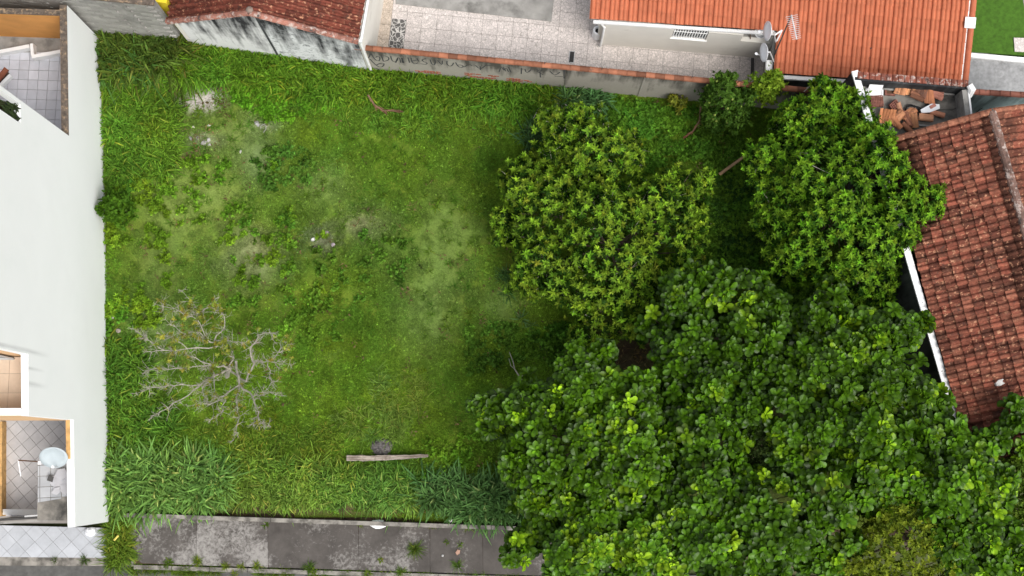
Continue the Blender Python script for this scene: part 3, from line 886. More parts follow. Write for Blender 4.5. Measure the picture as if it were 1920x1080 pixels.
dish('satellite_dish', at(1444, 58, 3.3), (-0.96, -0.05, 0.2), .31, .33, 'upper white satellite dish on the edge of the orange roof', 'satellite dishes on the orange roof', RP(-.02, .95, .02))
dish('satellite_dish', at(1437, 98, 3.0), (-0.96, -0.12, 0.2), .30, .32, 'lower white satellite dish nearer the green bush on orange roof edge', 'satellite dishes on the orange roof', RP(-.02, .35, .02))
an = empty('tv_antenna', RP(.02, .7, .03), 'pale comb-shaped television aerial on a dark slanting pole over orange roof', 'antenna')
pb = RP(-.02, .55, .02); ptp = at(1484, 28, 5.0)
MB().tube([pb, pb + (ptp - pb) * .5, ptp], [.024, .022, .02]).build('mast', M['dark_metal'], an)
pe = at(1494, 74, 4.9)
MB().tube([ptp, pe], .02).build('boom', M['metal'], an)
bd = nrm(pe - ptp); sx_ = nrm(np.cross(bd, (0, 0, 1)))
for k in range(13):
    c = ptp + (pe - ptp) * (k + .5) / 13; L_ = .19 - .004 * k
    MB().tube([c - sx_ * L_, c + sx_ * L_], .008, 5).build('element', M['metal'], an)
MB().tube([RP(.01, .98, .05), at(1466, 57, 3.0), at(1452, 66, 2.95)], .028).build('bracket', M['white_trim'], an)

# ------------------------------------------------------------------ wall with tile coping, graffiti, exposed bricks
BW = empty('coped_wall', np.append(NB[2], 0), 'long weathered grey wall with orange clay coping and black graffiti', 'wall')
bz = 2.25
bd2 = NB[3] - NB[2]; BL = np.linalg.norm(bd2); bd2 = bd2 / BL; bn2 = np.array([-bd2[1], bd2[0]])


def bp(a, d=0.0, z=0.0): return np.array([*(NB[2] + bd2 * a + bn2 * d), z])


MB().wall(NB[2], NB[3], .15, -.2, bz).build('wall', M['grey_wall'], BW)
cop_me_prof = [(-.095, -.015), (-.075, .035), (-.035, .062), (0, .07), (.035, .062), (.075, .035), (.095, -.015)]
cop = profile_mesh('coping_tile', cop_me_prof, 0.36, 0.03, M['terracotta'], .02)
r_ = random.Random(5)
ex, ey = np.array([*bn2, 0]), np.array([*bd2, 0])
k = 0; a_ = 0.0
while a_ < BL - .1:
    x_ = -ex   # tile across the wall, running along it
    o = inst('coping_tile', cop, m4(np.stack([-ex, ey, np.cross(-ex, ey)], 1), bp(a_, .07, bz + .012)), BW)
    kk = r_.uniform(.75, 1.1); kk *= r_.choice([.6, .9, 1, 1.1]); o.color = (0.33 * kk, 0.13 * kk, 0.072 * kk, 1)
    a_ += .305
for k in (.9, 4.3, 6.15, 8.0, 10.9, 12.4):
    if k < BL: MB().tube([bp(k, .07, bz), bp(k + .02, .08, bz + .3), bp(k + .05, .02, bz + .42)], .01, 5).build('rebar_stub', M['dark_metal'], BW)
# pilaster marks
for k in (6.9, 9.4):
    MB().wall(bp(k, -.025)[:2], bp(k + .3, -.025)[:2], .02, -.1, bz - .03).build('pilaster', M['grey_wall'], BW)
# exposed brickwork near the foot
mb_ = MB(); r_ = random.Random(2)
for (x0, x1, zlo, zhi) in ((871, 934, .35, .72), (955, 992, .25, .66), (786, 830, .35, .6)):
    pa, pb_ = onpl(x0, 140, np.append(NB[2], 0), np.append(-bn2, 0)), onpl(x1, 147, np.append(NB[2], 0), np.append(-bn2, 0))
    aa, ab = np.dot(pa[:2] - NB[2], bd2), np.dot(pb_[:2] - NB[2], bd2)
    z = zlo; row = 0
    while z < zhi:
        x = aa - (row % 2) * .1
        while x < ab - r_.uniform(0, .2):
            if r_.random() < .74: mb_.wall(bp(x, -.012 - r_.uniform(0, .012))[:2], bp(x + .165, -.012)[:2], .03, z, z + .062)
            x += .2
        z += .092; row += 1
o = mb_.build('exposed_bricks', M['red_brick'], BW); o['kind'] = 'stuff'; o.color = (0.30, 0.105, 0.065, 1)


def ribbon(name, strokes, off, sc, p0, n, mat, parent, wd_=0.042, proud=0.004):
    """hand-sprayed strokes lying on a wall plane"""
    mb = MB(); n = nrm(n)
    for st in strokes:
        P3 = [onpl(off[0] + x / sc, off[1] + y / sc, p0, n) for x, y in st]
        Q = []
        for i in range(len(P3) - 1):
            for t in (0, .5): Q.append(P3[i] + (P3[i + 1] - P3[i]) * t)
        Q.append(P3[-1]); Q = np.array(Q)
        for _ in range(1): Q[1:-1] = (Q[:-2] + 2 * Q[1:-1] + Q[2:]) / 4
        T = nrm(np.gradient(Q, axis=0)); Sd = np.cross(T, n)
        A = Q + Sd * wd_ / 2 + n * proud; B = Q - Sd * wd_ / 2 + n * proud; m = len(Q)
        A0 = A - n * proud * .6; B0 = B - n * proud * .6
        V = np.concatenate([A, B, A0, B0])
        Fq = []
        for i in range(m - 1):
            Fq += [(i, i + 1, m + i + 1, m + i), (2 * m + i, 2 * m + i + 1, i + 1, i), (m + i, m + i + 1, 3 * m + i + 1, 3 * m + i)]
        mb.add(V, Fq)
    return mb.build(name, mat, parent)


G1 = [[(222, 235), (226, 268), (250, 305), (285, 308), (315, 280), (325, 245)],
      [(335, 240), (355, 280), (395, 325), (430, 325), (438, 290), (415, 268), (385, 285)],
      [(452, 262), (474, 330)], [(474, 330), (520, 322), (540, 300), (520, 275), (476, 266)],
      [(556, 270), (566, 318), (600, 342), (632, 318), (635, 288)],
      [(612, 345), (634, 285), (658, 290), (668, 345)], [(690, 345), (678, 290)], [(684, 292), (704, 348)],
      [(748, 285), (768, 345)], [(785, 290), (790, 330), (825, 365), (862, 345)], [(800, 325), (850, 315)], [(850, 296), (870, 330)],
      [(955, 298), (900, 310), (925, 335), (972, 345), (955, 368), (890, 355)],
      [(1000, 308), (1012, 355), (1040, 376), (1060, 350), (1052, 312)],
      [(1085, 318), (1135, 382), (1136, 322)], [(1190, 325), (1184, 358), (1215, 388), (1252, 375), (1262, 345)],
      [(1285, 340), (1310, 385), (1350, 405), (1378, 385), (1350, 368), (1300, 372)], [(1378, 395), (1425, 368)], [(1445, 365), (1472, 380)],
      [(1508, 374), (1565, 426), (1622, 374)], [(1562, 384), (1565, 426)], [(1622, 374), (1685, 376)],
      [(1776, 446), (1800, 376), (1832, 446), (1852, 392), (1880, 446)], [(1822, 396), (1850, 440)], [(1880, 392), (1908, 452)],
      [(318, 300), (365, 350), (415, 392), (465, 395), (490, 350), (440, 348), (392, 372)], [(330, 410), (380, 400), (430, 425)]]
G2 = [[(345, 225), (345, 290)], [(345, 232), (366, 240)], [(385, 236), (404, 290), (456, 240)], [(515, 240), (555, 268), (582, 240)], [(555, 268), (560, 330)], [(520, 262), (590, 300)],
      [(668, 260), (720, 316), (782, 268)], [(720, 316), (812, 322)], [(826, 250), (826, 342)], [(815, 262), (840, 258)]]
ribbon('graffiti', G1, (640, 60), 6.0, np.append(NB[2], 0), np.append(-bn2, 0), M['paint_black'], BW)
ribbon('graffiti', G2, (920, 90), 6.0, np.append(NB[2], 0), np.append(-bn2, 0), M['paint_black'], BW)
# soot mark beside the last letters
# ------------------------------------------------------------------ gable house with stained white wall (top)
GH = empty('gable_house', np.append((NB[1] + NB[2]) / 2, 0), 'house with mould-streaked white gable wall and dark red weathered roof', 'house')
gp0 = np.append(NB[1], 0); gd = nrm(NB[2] - NB[1]); gn = np.array([gd[1], -gd[0], 0])     # gn points to the lot
gd3 = np.append(gd, 0)
apex = onpl(470, 13, gp0, gn); gl = onpl(324, 31, gp0, gn); gr = onpl(665, 66, gp0, gn)
gw0, gw1 = NB[1] + gd * 0.0, NB[2]
seam = onpl(510, 107, gp0, gn); seamt = onpl(456, 14, gp0, gn)
foot = lambda p: np.array([p[0], p[1], -.2])
gl_f = gp0 + gd3 * np.dot(gl - gp0, gd3); gl_b = foot(gl)
seam_x = apex.copy()
mb = MB(); mb.slab3([foot(gl), foot(apex), apex, gl], -gn, .15); mb.build('wall', M['stained_plain'], GH)
mb = MB(); mb.slab3([foot(apex) + gn * .012, foot(gr) + gn * .012, gr + gn * .012, apex + gn * .012], -gn, .162); mb.build('wall', M['stained'], GH)
MB().slab3([foot(apex) - gd3 * .05 + gn * .001, foot(apex) + gd3 * .03 + gn * .001, apex + gd3 * .03 + gn * .001, apex - gd3 * .05 + gn * .001], gn, .02).build('joint_strip', M['paint_black'], GH)
up = np.array([0, 0, 1.0]); gb = -gn
for side_, ev in ((1, gr), (-1, gl)):
    if side_ == 1: ev = gr + gd3 * .12
    else: ev = gl - gd3 * .1
    drop = apex - ev; s_ = nrm(drop)                       # up-slope
    e_ = gb.copy()
    nrm_ = np.cross(e_, s_)
    O = ev + gn * .18
    if nrm_[2] < 0:
        e_ = -e_; nrm_ = np.cross(e_, s_); O = O + gb * 3.0
    Lr = np.linalg.norm(drop)
    ap2 = ev + s_ * Lr
    mb = MB(); mb.slab3([ev + gn * .16, ap2 + gn * .16, ap2 + gb * 3.2, ev + gb * 3.2], -nrm_, .07)
    rf = mb.build('roof', M['wood_dark'], GH)
    cw_, nr2 = 0.2, int(Lr / .34)
    tm = profile_mesh('roof_tile', colonial(cw_), Lr / nr2 * 1.15, .04, M['old_tile'])
    okf = lambda c_: -30 < proj(c_)[1]
    def tone_g(r): k = r.uniform(.6, 1.15); return (0.17 * k, 0.045 * k, 0.028 * k)
    roof_field(rf, O, e_, s_, 15, nr2, cw_, Lr / nr2, tm, tone_g, okf, seed=12 + side_, limit=170)
    rk = profile_mesh('rake_tile', [(-.1, 0), (-.08, .05), (-.03, .085), (.03, .085), (.08, .05), (.1, 0)], Lr / nr2 * 1.1, .03, M['rake_tile'], .02)
    rr = random.Random(4)
    for j in range(nr2):
        t = ev + gn * .2 + s_ * (j * Lr / nr2) + nrm_ * .03
        x_ = np.cross(s_, nrm_)
        o = inst('rake_tile', rk, m4(np.stack([x_, s_, nrm_], 1), t), rf); q = rr.uniform(.7, 1.2); o.color = (.34 * q, .15 * q, .11 * q, 1)
MB().lathe([(.11, -.06), (.11, .02), (.06, .06), (.02, .07)], apex + gn * .12 + up * .08, 10).build('ridge_end', M['stone'], GH).color = (.22, .17, .14, 1)
e1 = gr + gd3 * .2 + up * .02
MB().wall((e1 + gn * .2)[:2], (e1 + gb * 3.2)[:2], -.06, e1[2] - .12, e1[2] + .03).build('fascia', M['white_trim'], GH)
dp = gr + gd3 * .12 + gn * .0
MB().tube([e1 + gb * .4 - up * .1, dp + gn * .02 - up * .35, dp + gn * .03 - up * .45, np.array([dp[0], dp[1], 0.0]) + gn * .03 + gd3 * .02], .045, 8).build('downpipe', M['white_trim'], GH)
MB().wall((gr + gd3 * .02)[:2], (gr + gb * 3.2)[:2], -.15, -.2, gr[2] - .05).build('east_wall', M['cream'], GH)
MB().wall((gl - gd3 * .0)[:2], (gl + gb * 3.2)[:2], .15, -.2, gl[2] - .05).build('west_wall', M['cream'], GH)
MB().slab3([e1 + gb * 1.55 + up * .3, e1 + gb * 1.55 + gd3 * .25 - up * .1, e1 + gb * 1.95 + gd3 * .25 - up * .1, e1 + gb * 1.95 + up * .3], up, .05).build('corbel', M['white_trim'], GH)

# ------------------------------------------------------------------ grey block wall (top left)
BK = empty('block_wall', np.append(NB[0], 0), 'bare grey concrete block wall with rendered pilasters at top left corner', 'wall')
k0 = at(-60, 38)[:2]; kp0 = np.append(NB[1], 0)
kd = nrm(NB[1] - NB[0]); k0 = NB[1] - kd * 7.2; kn = np.array([kd[1], -kd[0], 0])
kz = onpl(312, 11, kp0, kn)[2]
KL = 7.1
MB().wall(k0 - kn[:2] * .03, k0 + kd * KL - kn[:2] * .03, .12, -.2, kz).build('core', M['concrete'], BK)
cap_m = MB().wall(k0 + kn[:2] * .05, k0 + kd * KL + kn[:2] * .05, .26, kz + .002, kz + .08).build('coping', M['mould_cap'], BK)
blk_me = mesh_only('block', *_box(.385, .06, .185), M['tile_plain'])
r_ = random.Random(9); kR = np.stack([np.append(kd, 0), np.cross((0, 0, 1), np.append(kd, 0)), (0, 0, 1)], 1)
row = 0; z = .1; nb_ = 0
while z + .1 < kz:
    a_ = .2 + (row % 2) * .2
    while a_ < KL - .1:
        c3 = np.append(k0 + kd * a_, z) - kn * .005
        pp = proj(c3)
        if pp[0] > -15 and pp[1] > -10 and abs(a_ - 5.9) > .2 and abs(a_ - 3.7) > .2 and nb_ < 300:
            o = inst('block', blk_me, m4(kR, c3 + kn * r_.uniform(-.006, .006)), BK); q = r_.uniform(.8, 1.12); q *= (1.0 if z < 1.3 else .85); o.color = (.36 * q, .35 * q, .325 * q, 1); nb_ += 1
        a_ += .4
    z += .2; row += 1
for a_ in (5.9, 3.7): MB().wall(k0 + kd * (a_ - .2) + kn[:2] * .03, k0 + kd * (a_ + .2) + kn[:2] * .03, .06, -.2, kz - .002).build('pilaster', M['concrete'], BK)
# what lies behind it
MB().wall(at(255, -2, 3.2)[:2], at(312, 6, 3.2)[:2], .2, -.2, 3.2).build('yellow_wall', m_plain('yellow', (.72, .56, .03), .8, .1))
tag(bpy.data.objects['yellow_wall'], 'bit of bright yellow wall top behind the grey block wall', 'wall')
sheet('back_garden', [at(300, -60)[:2], at(334, -60)[:2], at(345, 60)[:2], at(318, 40)[:2]][::-1], 0.05, .2, M['bright_turf'])

# ------------------------------------------------------------------ left: boundary wall, courtyard, white two-storey house
wdn = nrm(WS - WN)                                            # runs south
wno = np.array([-wdn[1], wdn[0], 0])                          # to the lot (east)
if wno[0] < 0: wno = -wno
wp0 = np.append(WN, 0)
BZ = 3.5


def wpt(px, py): return onpl(px, py, wp0, wno)
def wyz(y, z): return np.array([wx(y), y, z])


yN, yH, yP, yQ, yS = wpt(124, 25)[1], wpt(127, 253)[1], wpt(53, 664)[1], wpt(54, 779)[1], wpt(140, 988)[1]
TOP = 11.0; PZ = wpt(54, 720)[2]
WB = empty('side_wall', (wx(8), 8, 0), 'white rendered boundary wall with mouldy brown top along left courtyard', 'wall')
wtk = .22
MB().slab3([wyz(yN + .3, -.2), wyz(yH, -.2), wyz(yH, BZ), wyz(yN + .3, BZ)], -wno, wtk).build('wall', M['white_paint'], WB)
MB().slab3([wyz(yN + .3, BZ + .003) , wyz(yH, BZ + .003), wyz(yH, BZ + .05), wyz(yN + .3, BZ + .05)], -wno, wtk).build('cap', M['mould_cap'], WB)
WC = empty('front_side_wall', (wx(0), 0, 0), 'white rendered boundary wall with ochre top beside front yard at lower left', 'wall')
MB().slab3([wyz(yQ, -.2), wyz(yS, -.2), wyz(yS, BZ), wyz(yQ, BZ)], -wno, wtk).build('wall', M['white_paint'], WC)
ysp = wpt(137, 860)[1]
MB().slab3([wyz(yQ, BZ + .003) - wno * .1, wyz(ysp, BZ + .003) - wno * .1, wyz(ysp, BZ + .05) - wno * .1, wyz(yQ, BZ + .05) - wno * .1], -wno, .12).build('cap', M['ochre_cap'], WC)

WH = empty('white_house', (wx(5) - 2, 5, 0), 'tall white two-storey house with blank side wall at left edge', 'house')
# side wall with the corner balcony opening cut out
o1, o2 = wpt(39, 196)[1], wpt(38, 231)[1]; PZ1 = (wpt(39, 196)[2] + wpt(38, 231)[2]) / 2
mb = MB()
for (ya, yb, z0_, z1_) in ((yH, o1, -.2, TOP), (o1, o2, -.2, PZ1), (o2, yP, -.2, TOP), (yP, yQ, -.2, PZ)):
    mb.slab3([wyz(ya, z0_), wyz(yb, z0_), wyz(yb, z1_), wyz(ya, z1_)], -wno, .2)
mb.build('side_wall', M['white_paint'], WH)
# corner balcony behind the opening: floor, dark rear wall, sill
fx = wx(o1) - .22
MB().prism([(fx - 3, o2 - .1), (fx, o2 - .1), (fx, o1 + .02), (fx - 3, o1 + .02)], PZ1 - 1.0, PZ1 - .9).build('balcony_floor', M['tile_plain'], WH).color = (.6, .58, .57, 1)
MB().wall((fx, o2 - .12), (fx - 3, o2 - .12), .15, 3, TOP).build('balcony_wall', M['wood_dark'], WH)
MB().prism([(fx - 3, yH - .1), (wx(yH) - .201, yH - .1), (wx(yH) - .201, yH - .002), (fx - 3, yH - .002)], PZ1 - 1.0, PZ1 - .12).build('balcony_rail', M['wood_dark'], WH)
# south balcony: parapet caps, floor tiles, peach walls, door
capw = .2
pe_ = MB().slab3([wyz(yP, PZ + .002), wyz(yQ, PZ + .002), wyz(yQ, PZ + .03), wyz(yP, PZ + .03)], -wno, capw).build('parapet_cap', M['white_trim'], WH)
xa, xb = wx(yQ) - .2, wx(yQ) - 3.4
MB().wall((xb, yQ), (xa, yQ), .2, 2.6, PZ).build('parapet', M['peach'], WH)
MB().wall((xb, yQ), (xa, yQ), .2, PZ + .002, PZ + .03).build('parapet_cap', M['white_trim'], WH)
MB().wall((xb, yP + .02), (wx(yP) - .2, yP + .02), .15, 2.6, TOP).build('south_face', M['peach'], WH)
bf = MB().prism([(xb, yQ + .2), (xa, yQ + .2), (xa, yP), (xb, yP)], PZ - 1.1, PZ - 1.0).build('balcony_slab', M['grout'], WH)
tile_field(bf, [(xb, yQ + .2), (xa, yQ + .2), (xa, yP), (xb, yP)], .55, 0, PZ - .98, M['tile_plain'], gtone(.85, 1.1, (.62, .48, .36)), limit=40, seed=4)
MB().wall((xb + .3, yP - .0), (xb + 2.55, yP - .0), -.03, PZ - .96, PZ + 1.1).build('door', M['glass'], WH)
mb = MB()
for t in (.3, 1.4, 2.5): mb.wall((xb + t, yP - .032), (xb + t + .06, yP - .032), -.03, PZ - .96, PZ + 1.1)
mb.wall((xb + .3, yP - .033), (xb + 2.56, yP - .033), -.05, PZ - .975, PZ - .9)
mb.build('door_frame', M['metal'], WH)
MB().prism([(xb - 3, yQ + .02), (xb, yQ + .02), (xb, yH - .02), (xb - 3, yH - .02)], -.2, TOP - .3).build('core', M['white_paint'], WH)
MB().prism([(xb, yP + .2), (wx(yP) - .25, yP + .2), (wx(yH) - .35, o2 - .2), (xb, o2 - .2)], TOP - .5, TOP - .3).build('flat_roof', M['concrete'], WH)
# planters on the balcony edge
for (x0, y0, x1, y1, zz, lb) in ((12, 195, 36, 207, PZ1 - .1, 'upper dark planter with leafy plant on white balcony edge'), (20, 212, 34, 228, PZ1 - .05, 'lower dark planter with spiky plant on white balcony edge')):
    pa, pb_ = at(x0, y0, zz), at(x1, y1, zz)
    pr = empty('planter', (pa + pb_) / 2, lb, 'planter', 'planters on the white balcony')
    MB().tube([pa - (pb_ - pa) * .05 , pa, pb_, pb_ + (pb_ - pa) * .05], [.06, .12, .12, .06], 10).build('trough', M['black'], pr)
    n_ = 46; tt = RNG.random(n_)[:, None]; P_ = pa + (pb_ - pa) * tt + np.array([0, 0, .1])
    pr['_leaf'] = 1
    _V = []; _F = []
    for i in range(n_):
        a = RNG.random() * 6.28; d = np.array([math.cos(a), math.sin(a), .5 + RNG.random()]) * (.12 + .2 * RNG.random()); sd_ = np.cross(d, (0, 0, 1)) ; sd_ = nrm(sd_) * .025
        b0 = len(_V); _V += [P_[i], P_[i] + d * .5 + sd_, P_[i] + d, P_[i] + d * .5 - sd_]; _F += [(b0, b0 + 1, b0 + 2, b0 + 3)]
    mk('leaves', _V, _F, M['leaf'], pr, col=np.array([.06, .09, .035]))['kind'] = 'stuff'
    del pr['_leaf']
# orange wall of the courtyard, low tiled ledge, floors
CZ = 1.2
ow0, ow1 = at(-60, 24, BZ)[:2], at(121, 30, BZ)[:2]
OW = empty('orange_wall', np.append((ow0 + ow1) / 2, 0), 'orange painted courtyard wall with mouldy top at top left', 'wall')
ow1b = np.array([wx(ow1[1]) - .23, ow1[1]])
MB().wall(ow0, ow1b, .18, -.2, BZ).build('wall', M['orange'], OW)
MB().wall(ow0, ow1b, .18, BZ + .003, BZ + .06).build('cap', M['mould_cap'], OW)
cy0 = at(0, 62, CZ)[1]
CT_ = [(-22, 8.2), (wx(8.2) - .22, 8.2), (wx(ow1[1]) - .22, ow1[1]), (-22, ow0[1] + .3)]
sheet('courtyard', CT_, CZ - .02, .4, M['concrete'])
cyt = empty('courtyard_paving', at(60, 160, CZ), kind='structure')
FT = [at(-40, 100, CZ)[:2], (wx(at(118, 97, CZ)[1]) - .225, at(118, 97, CZ)[1]), (wx(8.6) - .225, 8.6), (-19, 8.6)]
tile_field(cyt, FT, .33, -.03, CZ + .015, M['tile_plain'], gtone(.54, .62, (.98, .98, 1.04)), limit=300, seed=14, gap=.012)
LL = empty('courtyard_ledge', at(60, 95, CZ), 'low stepped white tiled ledge between courtyard and orange wall', 'ledge')
for i, seg in enumerate(([(-30, 99), (54, 83)], [(56, 82), (58, 104)], [(59, 103), (119, 92)])):
    a_, b_ = at(*seg[0], CZ + .3)[:2], at(*seg[1], CZ + .3)[:2]
    MB().wall(a_, b_, -.12 if i != 1 else .1, CZ - .1, CZ + .3 + .004 * i).build('ledge_section', M['white_trim'], LL)
# small roof corner in the courtyard
lr = empty('porch_roof', at(0, 140, 3.2), 'corner of small red clay tile porch roof above white courtyard tiles', 'roof')
pv = nrm(at(14, 131, 3.2) - at(-20, 170, 3.2)); ps = np.cross((0, 0, 1), pv)
for k in range(3):
    o = inst('roof_tile', cop, m4(np.stack([ps, pv, np.cross(ps, pv)], 1), at(13, 129, 3.3) - pv * (.36 + .3 * k)), lr); o.color = (.26, .09, .05, 1)
MB().wall((at(18, 139, 3.1))[:2], (at(-30, 188, 3.1))[:2], .1, 2.95, 3.14).build('fascia', M['white_trim'], lr)
MB().wall((at(12, 133, 3.1))[:2], (at(-36, 182, 3.1))[:2], .04, 2.9, 3.2).build('rafter', M['wood_dark'], lr)

# front yard of the white house
sheet('front_yard', [(-22, -2.0), (wx(-2) - .22, -2.0), (wx(yQ) - .22, yQ + 1.5), (-22, yQ + 1.5)], .0, .2, M['grout'])
fyt = empty('front_yard_paving', at(40, 870, 0), kind='structure')
FY = [at(2, 970)[:2], at(72, 968)[:2], (wx(-.5) - .225, at(100, 968)[1]), (wx(yQ) - .225, yQ + .9), (at(2, 800)[0], yQ + .9)]
tile_field(fyt, FY, .34, math.radians(42), .02, M['tile_plain'], gtone(.46, .54, (1, .96, .95)), limit=180, seed=15, gap=.012)
yw = MB().wall(at(4, 790, .4)[:2], at(3, 968, .4)[:2], -.15, -.1, .4).build('yard_divider', M['ochre_cap'])
tag(yw, 'thin ochre wall strip at left edge of front yard', 'wall')
# entrance canopy with loose tiles on it
CZ2 = 2.75
CN = empty('entrance_canopy', at(105, 905, CZ2), 'small flat concrete canopy over the yard half covered with pale tiles', 'canopy')
xw = lambda y: wx(y) - .225
def cpt(px, py): return at(px, py, CZ2)[:2]
y1c, y2c, y3c = at(100, 866, CZ2)[1], at(100, 938, CZ2)[1], at(100, 976, CZ2)[1]
MB().prism([cpt(70, 868), (xw(y1c), y1c), (xw(y3c), y3c), cpt(70, 976)], CZ2 - .14, CZ2).build('slab', M['slab_grey'], CN)
tile_field(CN, [cpt(71, 868), (xw(y1c) - .02, y1c), (xw(y2c) - .02, y2c + .12), cpt(71, 942)], .33, .05, CZ2 + .016, M['tile_plain'], gtone(.32, .42, (.97, 1, 1.04)), limit=40, seed=16, gap=.018, jit=.01)
for k in range(3): MB().tube([(*cpt(72 + 20 * k, 950), 0.0), (*cpt(72 + 20 * k, 950), CZ2 - .14)], .06, 8).build('post', M['concrete'], CN)
r_ = random.Random(21)
SH = [(104, 902, .22), (112, 914, .2), (118, 903, .24), (123, 917, .2), (108, 921, .16), (117, 888, .22), (98, 897, .12)]
for i, (x, y, s_) in enumerate(SH):
    a0 = r_.uniform(0, 6.28); n_ = r_.choice([4, 5]); c = at(x, y, CZ2 + .02)
    pl = [c[:2] + s_ * r_.uniform(.7, 1.15) * np.array([math.cos(a0 + t * 6.28 / n_), math.sin(a0 + t * 6.28 / n_)]) for t in range(n_)]
    dk = i == 6
    o = MB().prism(pl, CZ2 + .024 + .02 * i, CZ2 + .04 + .02 * i).build('tile_shard', M['tile_plain'] if not dk else M['dark_metal']); o.color = (.42, .42, .44, 1)
    tag(o, ('pale tile shard at left of the heap on entrance canopy', 'pale tile shard in middle of the heap on entrance canopy', 'large pale tile shard at upper right of canopy heap', 'pale tile shard at lower right of canopy heap', 'smallest pale tile shard at bottom of canopy heap', 'pale tile shard lying nearest the oval dish', 'small dark tile chip on the tiled entrance canopy')[i], 'tile shard', 'broken tile shards on the canopy')
dish('satellite_dish', at(102, 853, 3.6), (0.1, -0.62, 0.75), .42, .40, 'pale oval satellite dish over front yard beside white wall', None, at(118, 862, 2.9), 'dish_grey')
ya = empty('yard_aerial', at(56, 866, 2.8), 'thin dark rod aerial with short white arm over front yard', 'antenna')
MB().tube([at(80, 866, 2.8), at(34, 863, 3.0)], .02).build('rod', M['wood_dark'], ya)
MB().tube([at(34, 863, 3.0), at(39, 893, 2.9)], .016).build('arm', M['plastic_white'], ya)
MB().box(at(75, 868, 2.85), (.1, .1, .12)).build('clamp', M['plastic_white'], ya)
gt = empty('gate', at(60, 975, 0), 'dark grey sliding gate with rail across lower left yard', 'gate')
ga, gb_ = at(-20, 978, 1.9), at(124, 969, 1.9)
MB().wall(ga[:2], gb_[:2], .06, .1, 1.9).build('panel', M['dark_metal'], gt)
MB().wall(ga[:2] - [0, .1], gb_[:2] - [0, .1], .07, 1.9, 1.96).build('top_rail', M['concrete'], gt)
MB().wall(at(45, 976, 1.9)[:2] + [0, .1], at(124, 970, 1.9)[:2] + [0, .1], .05, .1, 1.88).build('rear_panel', M['metal'], gt)
MB().wall(at(0, 965, .3)[:2], at(72, 966, .3)[:2], .18, -.1, .3).build('threshold', M['white_trim'], gt)

# ------------------------------------------------------------------ right: east wall, roof terrace, old tiled house
EW = empty('east_wall', np.append((EC0 + EC1) / 2, 0), 'dark mould-blackened boundary wall with white top beside old red roof', 'wall')
ed = nrm(EC1 - EC0); en = np.array([-ed[1], ed[0]])
if en[0] < 0: en = -en
sgn = 1 if np.cross(np.append(ed, 0), np.append(en, 0))[2] > 0 else -1
MB().wall(EC0 + en * .03, EC1 + ed * 1.2 + en * .03, sgn * .18, -.2, EZ - .08).build('wall', M['dark_wall'], EW)
r_ = random.Random(3); nseg = 9; LE = np.linalg.norm(EC1 - EC0)
for i in range(nseg):
    a_, b_ = EC0 + ed * LE * i / nseg, EC0 + ed * (LE * (i + 1) / nseg - .006)
    MB().wall(a_, b_, sgn * .2, EZ - .079, EZ + r_.uniform(-.004, .004)).build('cap', M['white_cap'], EW)
FZ = 3.5
TR = empty('terrace_house', np.append(at(1710, 200, FZ)[:2], 0), 'flat concrete roof terrace with grey parapets beside orange roof', 'terrace')
tn0 = at(1603, 144, EZ)[:2]; tn1 = at(1814, 161, EZ)[:2]; td = nrm(tn1 - tn0); tnn = np.array([-td[1], td[0]])
te1 = at(1822, 232, EZ)[:2]
slab_p = [tn0, tn1, te1 + (te1 - tn1) * .5, EC0 + ed * 2.9 + en * .2]
MB().prism(slab_p, -.2, FZ).build('slab', M['slab_grey'], TR)
MB().wall(tn0 + td * .0, tn1, -.10, FZ + .002, EZ).build('north_parapet', M['dark_wall'], TR)
MB().wall(tn0 - tnn * .102 + td * .02, tn1 - tnn * .102 - td * .2, -.05, FZ + .002, FZ + .12).build('parapet_step', M['concrete'], TR)
ee = nrm(te1 - tn1); MB().wall(tn1 - td * .16 - tnn * .142, te1 - td * .16, .16, FZ + .002, EZ).build('east_parapet', M['concrete'], TR)
MB().wall(tn1 - tnn * .142, te1, .05, EZ - .3, EZ + .03).build('parapet_trim', M['white_trim'], TR)
MB().tube([np.append(tn1 + td * .02, EZ + .1), np.append(tn1 + td * .12 - tnn * .12, EZ + .08), np.append(tn1 + td * .1 - tnn * .3, EZ - .1)], [.1, .12, .08], 8).build('pipe_elbow', M['white_trim'], TR)
# row of old tiles bedded on the parapet
otile = profile_mesh('edge_tile', [(-.09, 0), (-.07, .035), (0, .055), (.07, .035), (.09, 0)], .22, .02, M['rake_tile'], .02)
nt = int(np.linalg.norm(tn1 - tn0) / .18)
for i in range(nt):
    q = r_.uniform(.6, 1.1)
    o = inst('edge_tile', otile, m4(np.stack([np.append(td, 0), np.append(tnn, 0), (0, 0, 1)], 1), np.append(tn0 + td * (.16 + i * .18) - tnn * .05, EZ - .02)), TR); o.color = (.26 * q, .085 * q, .055 * q, 1)

# things left on the terrace
def terr(px, py, z=0.0): return at(px, py, FZ + z)


def slab_thing(name, px, py, dims, rz, tilt, mat, label, cat, z=0.02, group=None, col=None):
    R_ = rotz(rz) @ rotx(tilt)
    c = terr(px, py, z + dims[2] / 2)
    o = MB().box(c, dims, M=R_).build(name, mat); tag(o, label, cat, group)
    if col: o.color = (*col, 1)
    return o


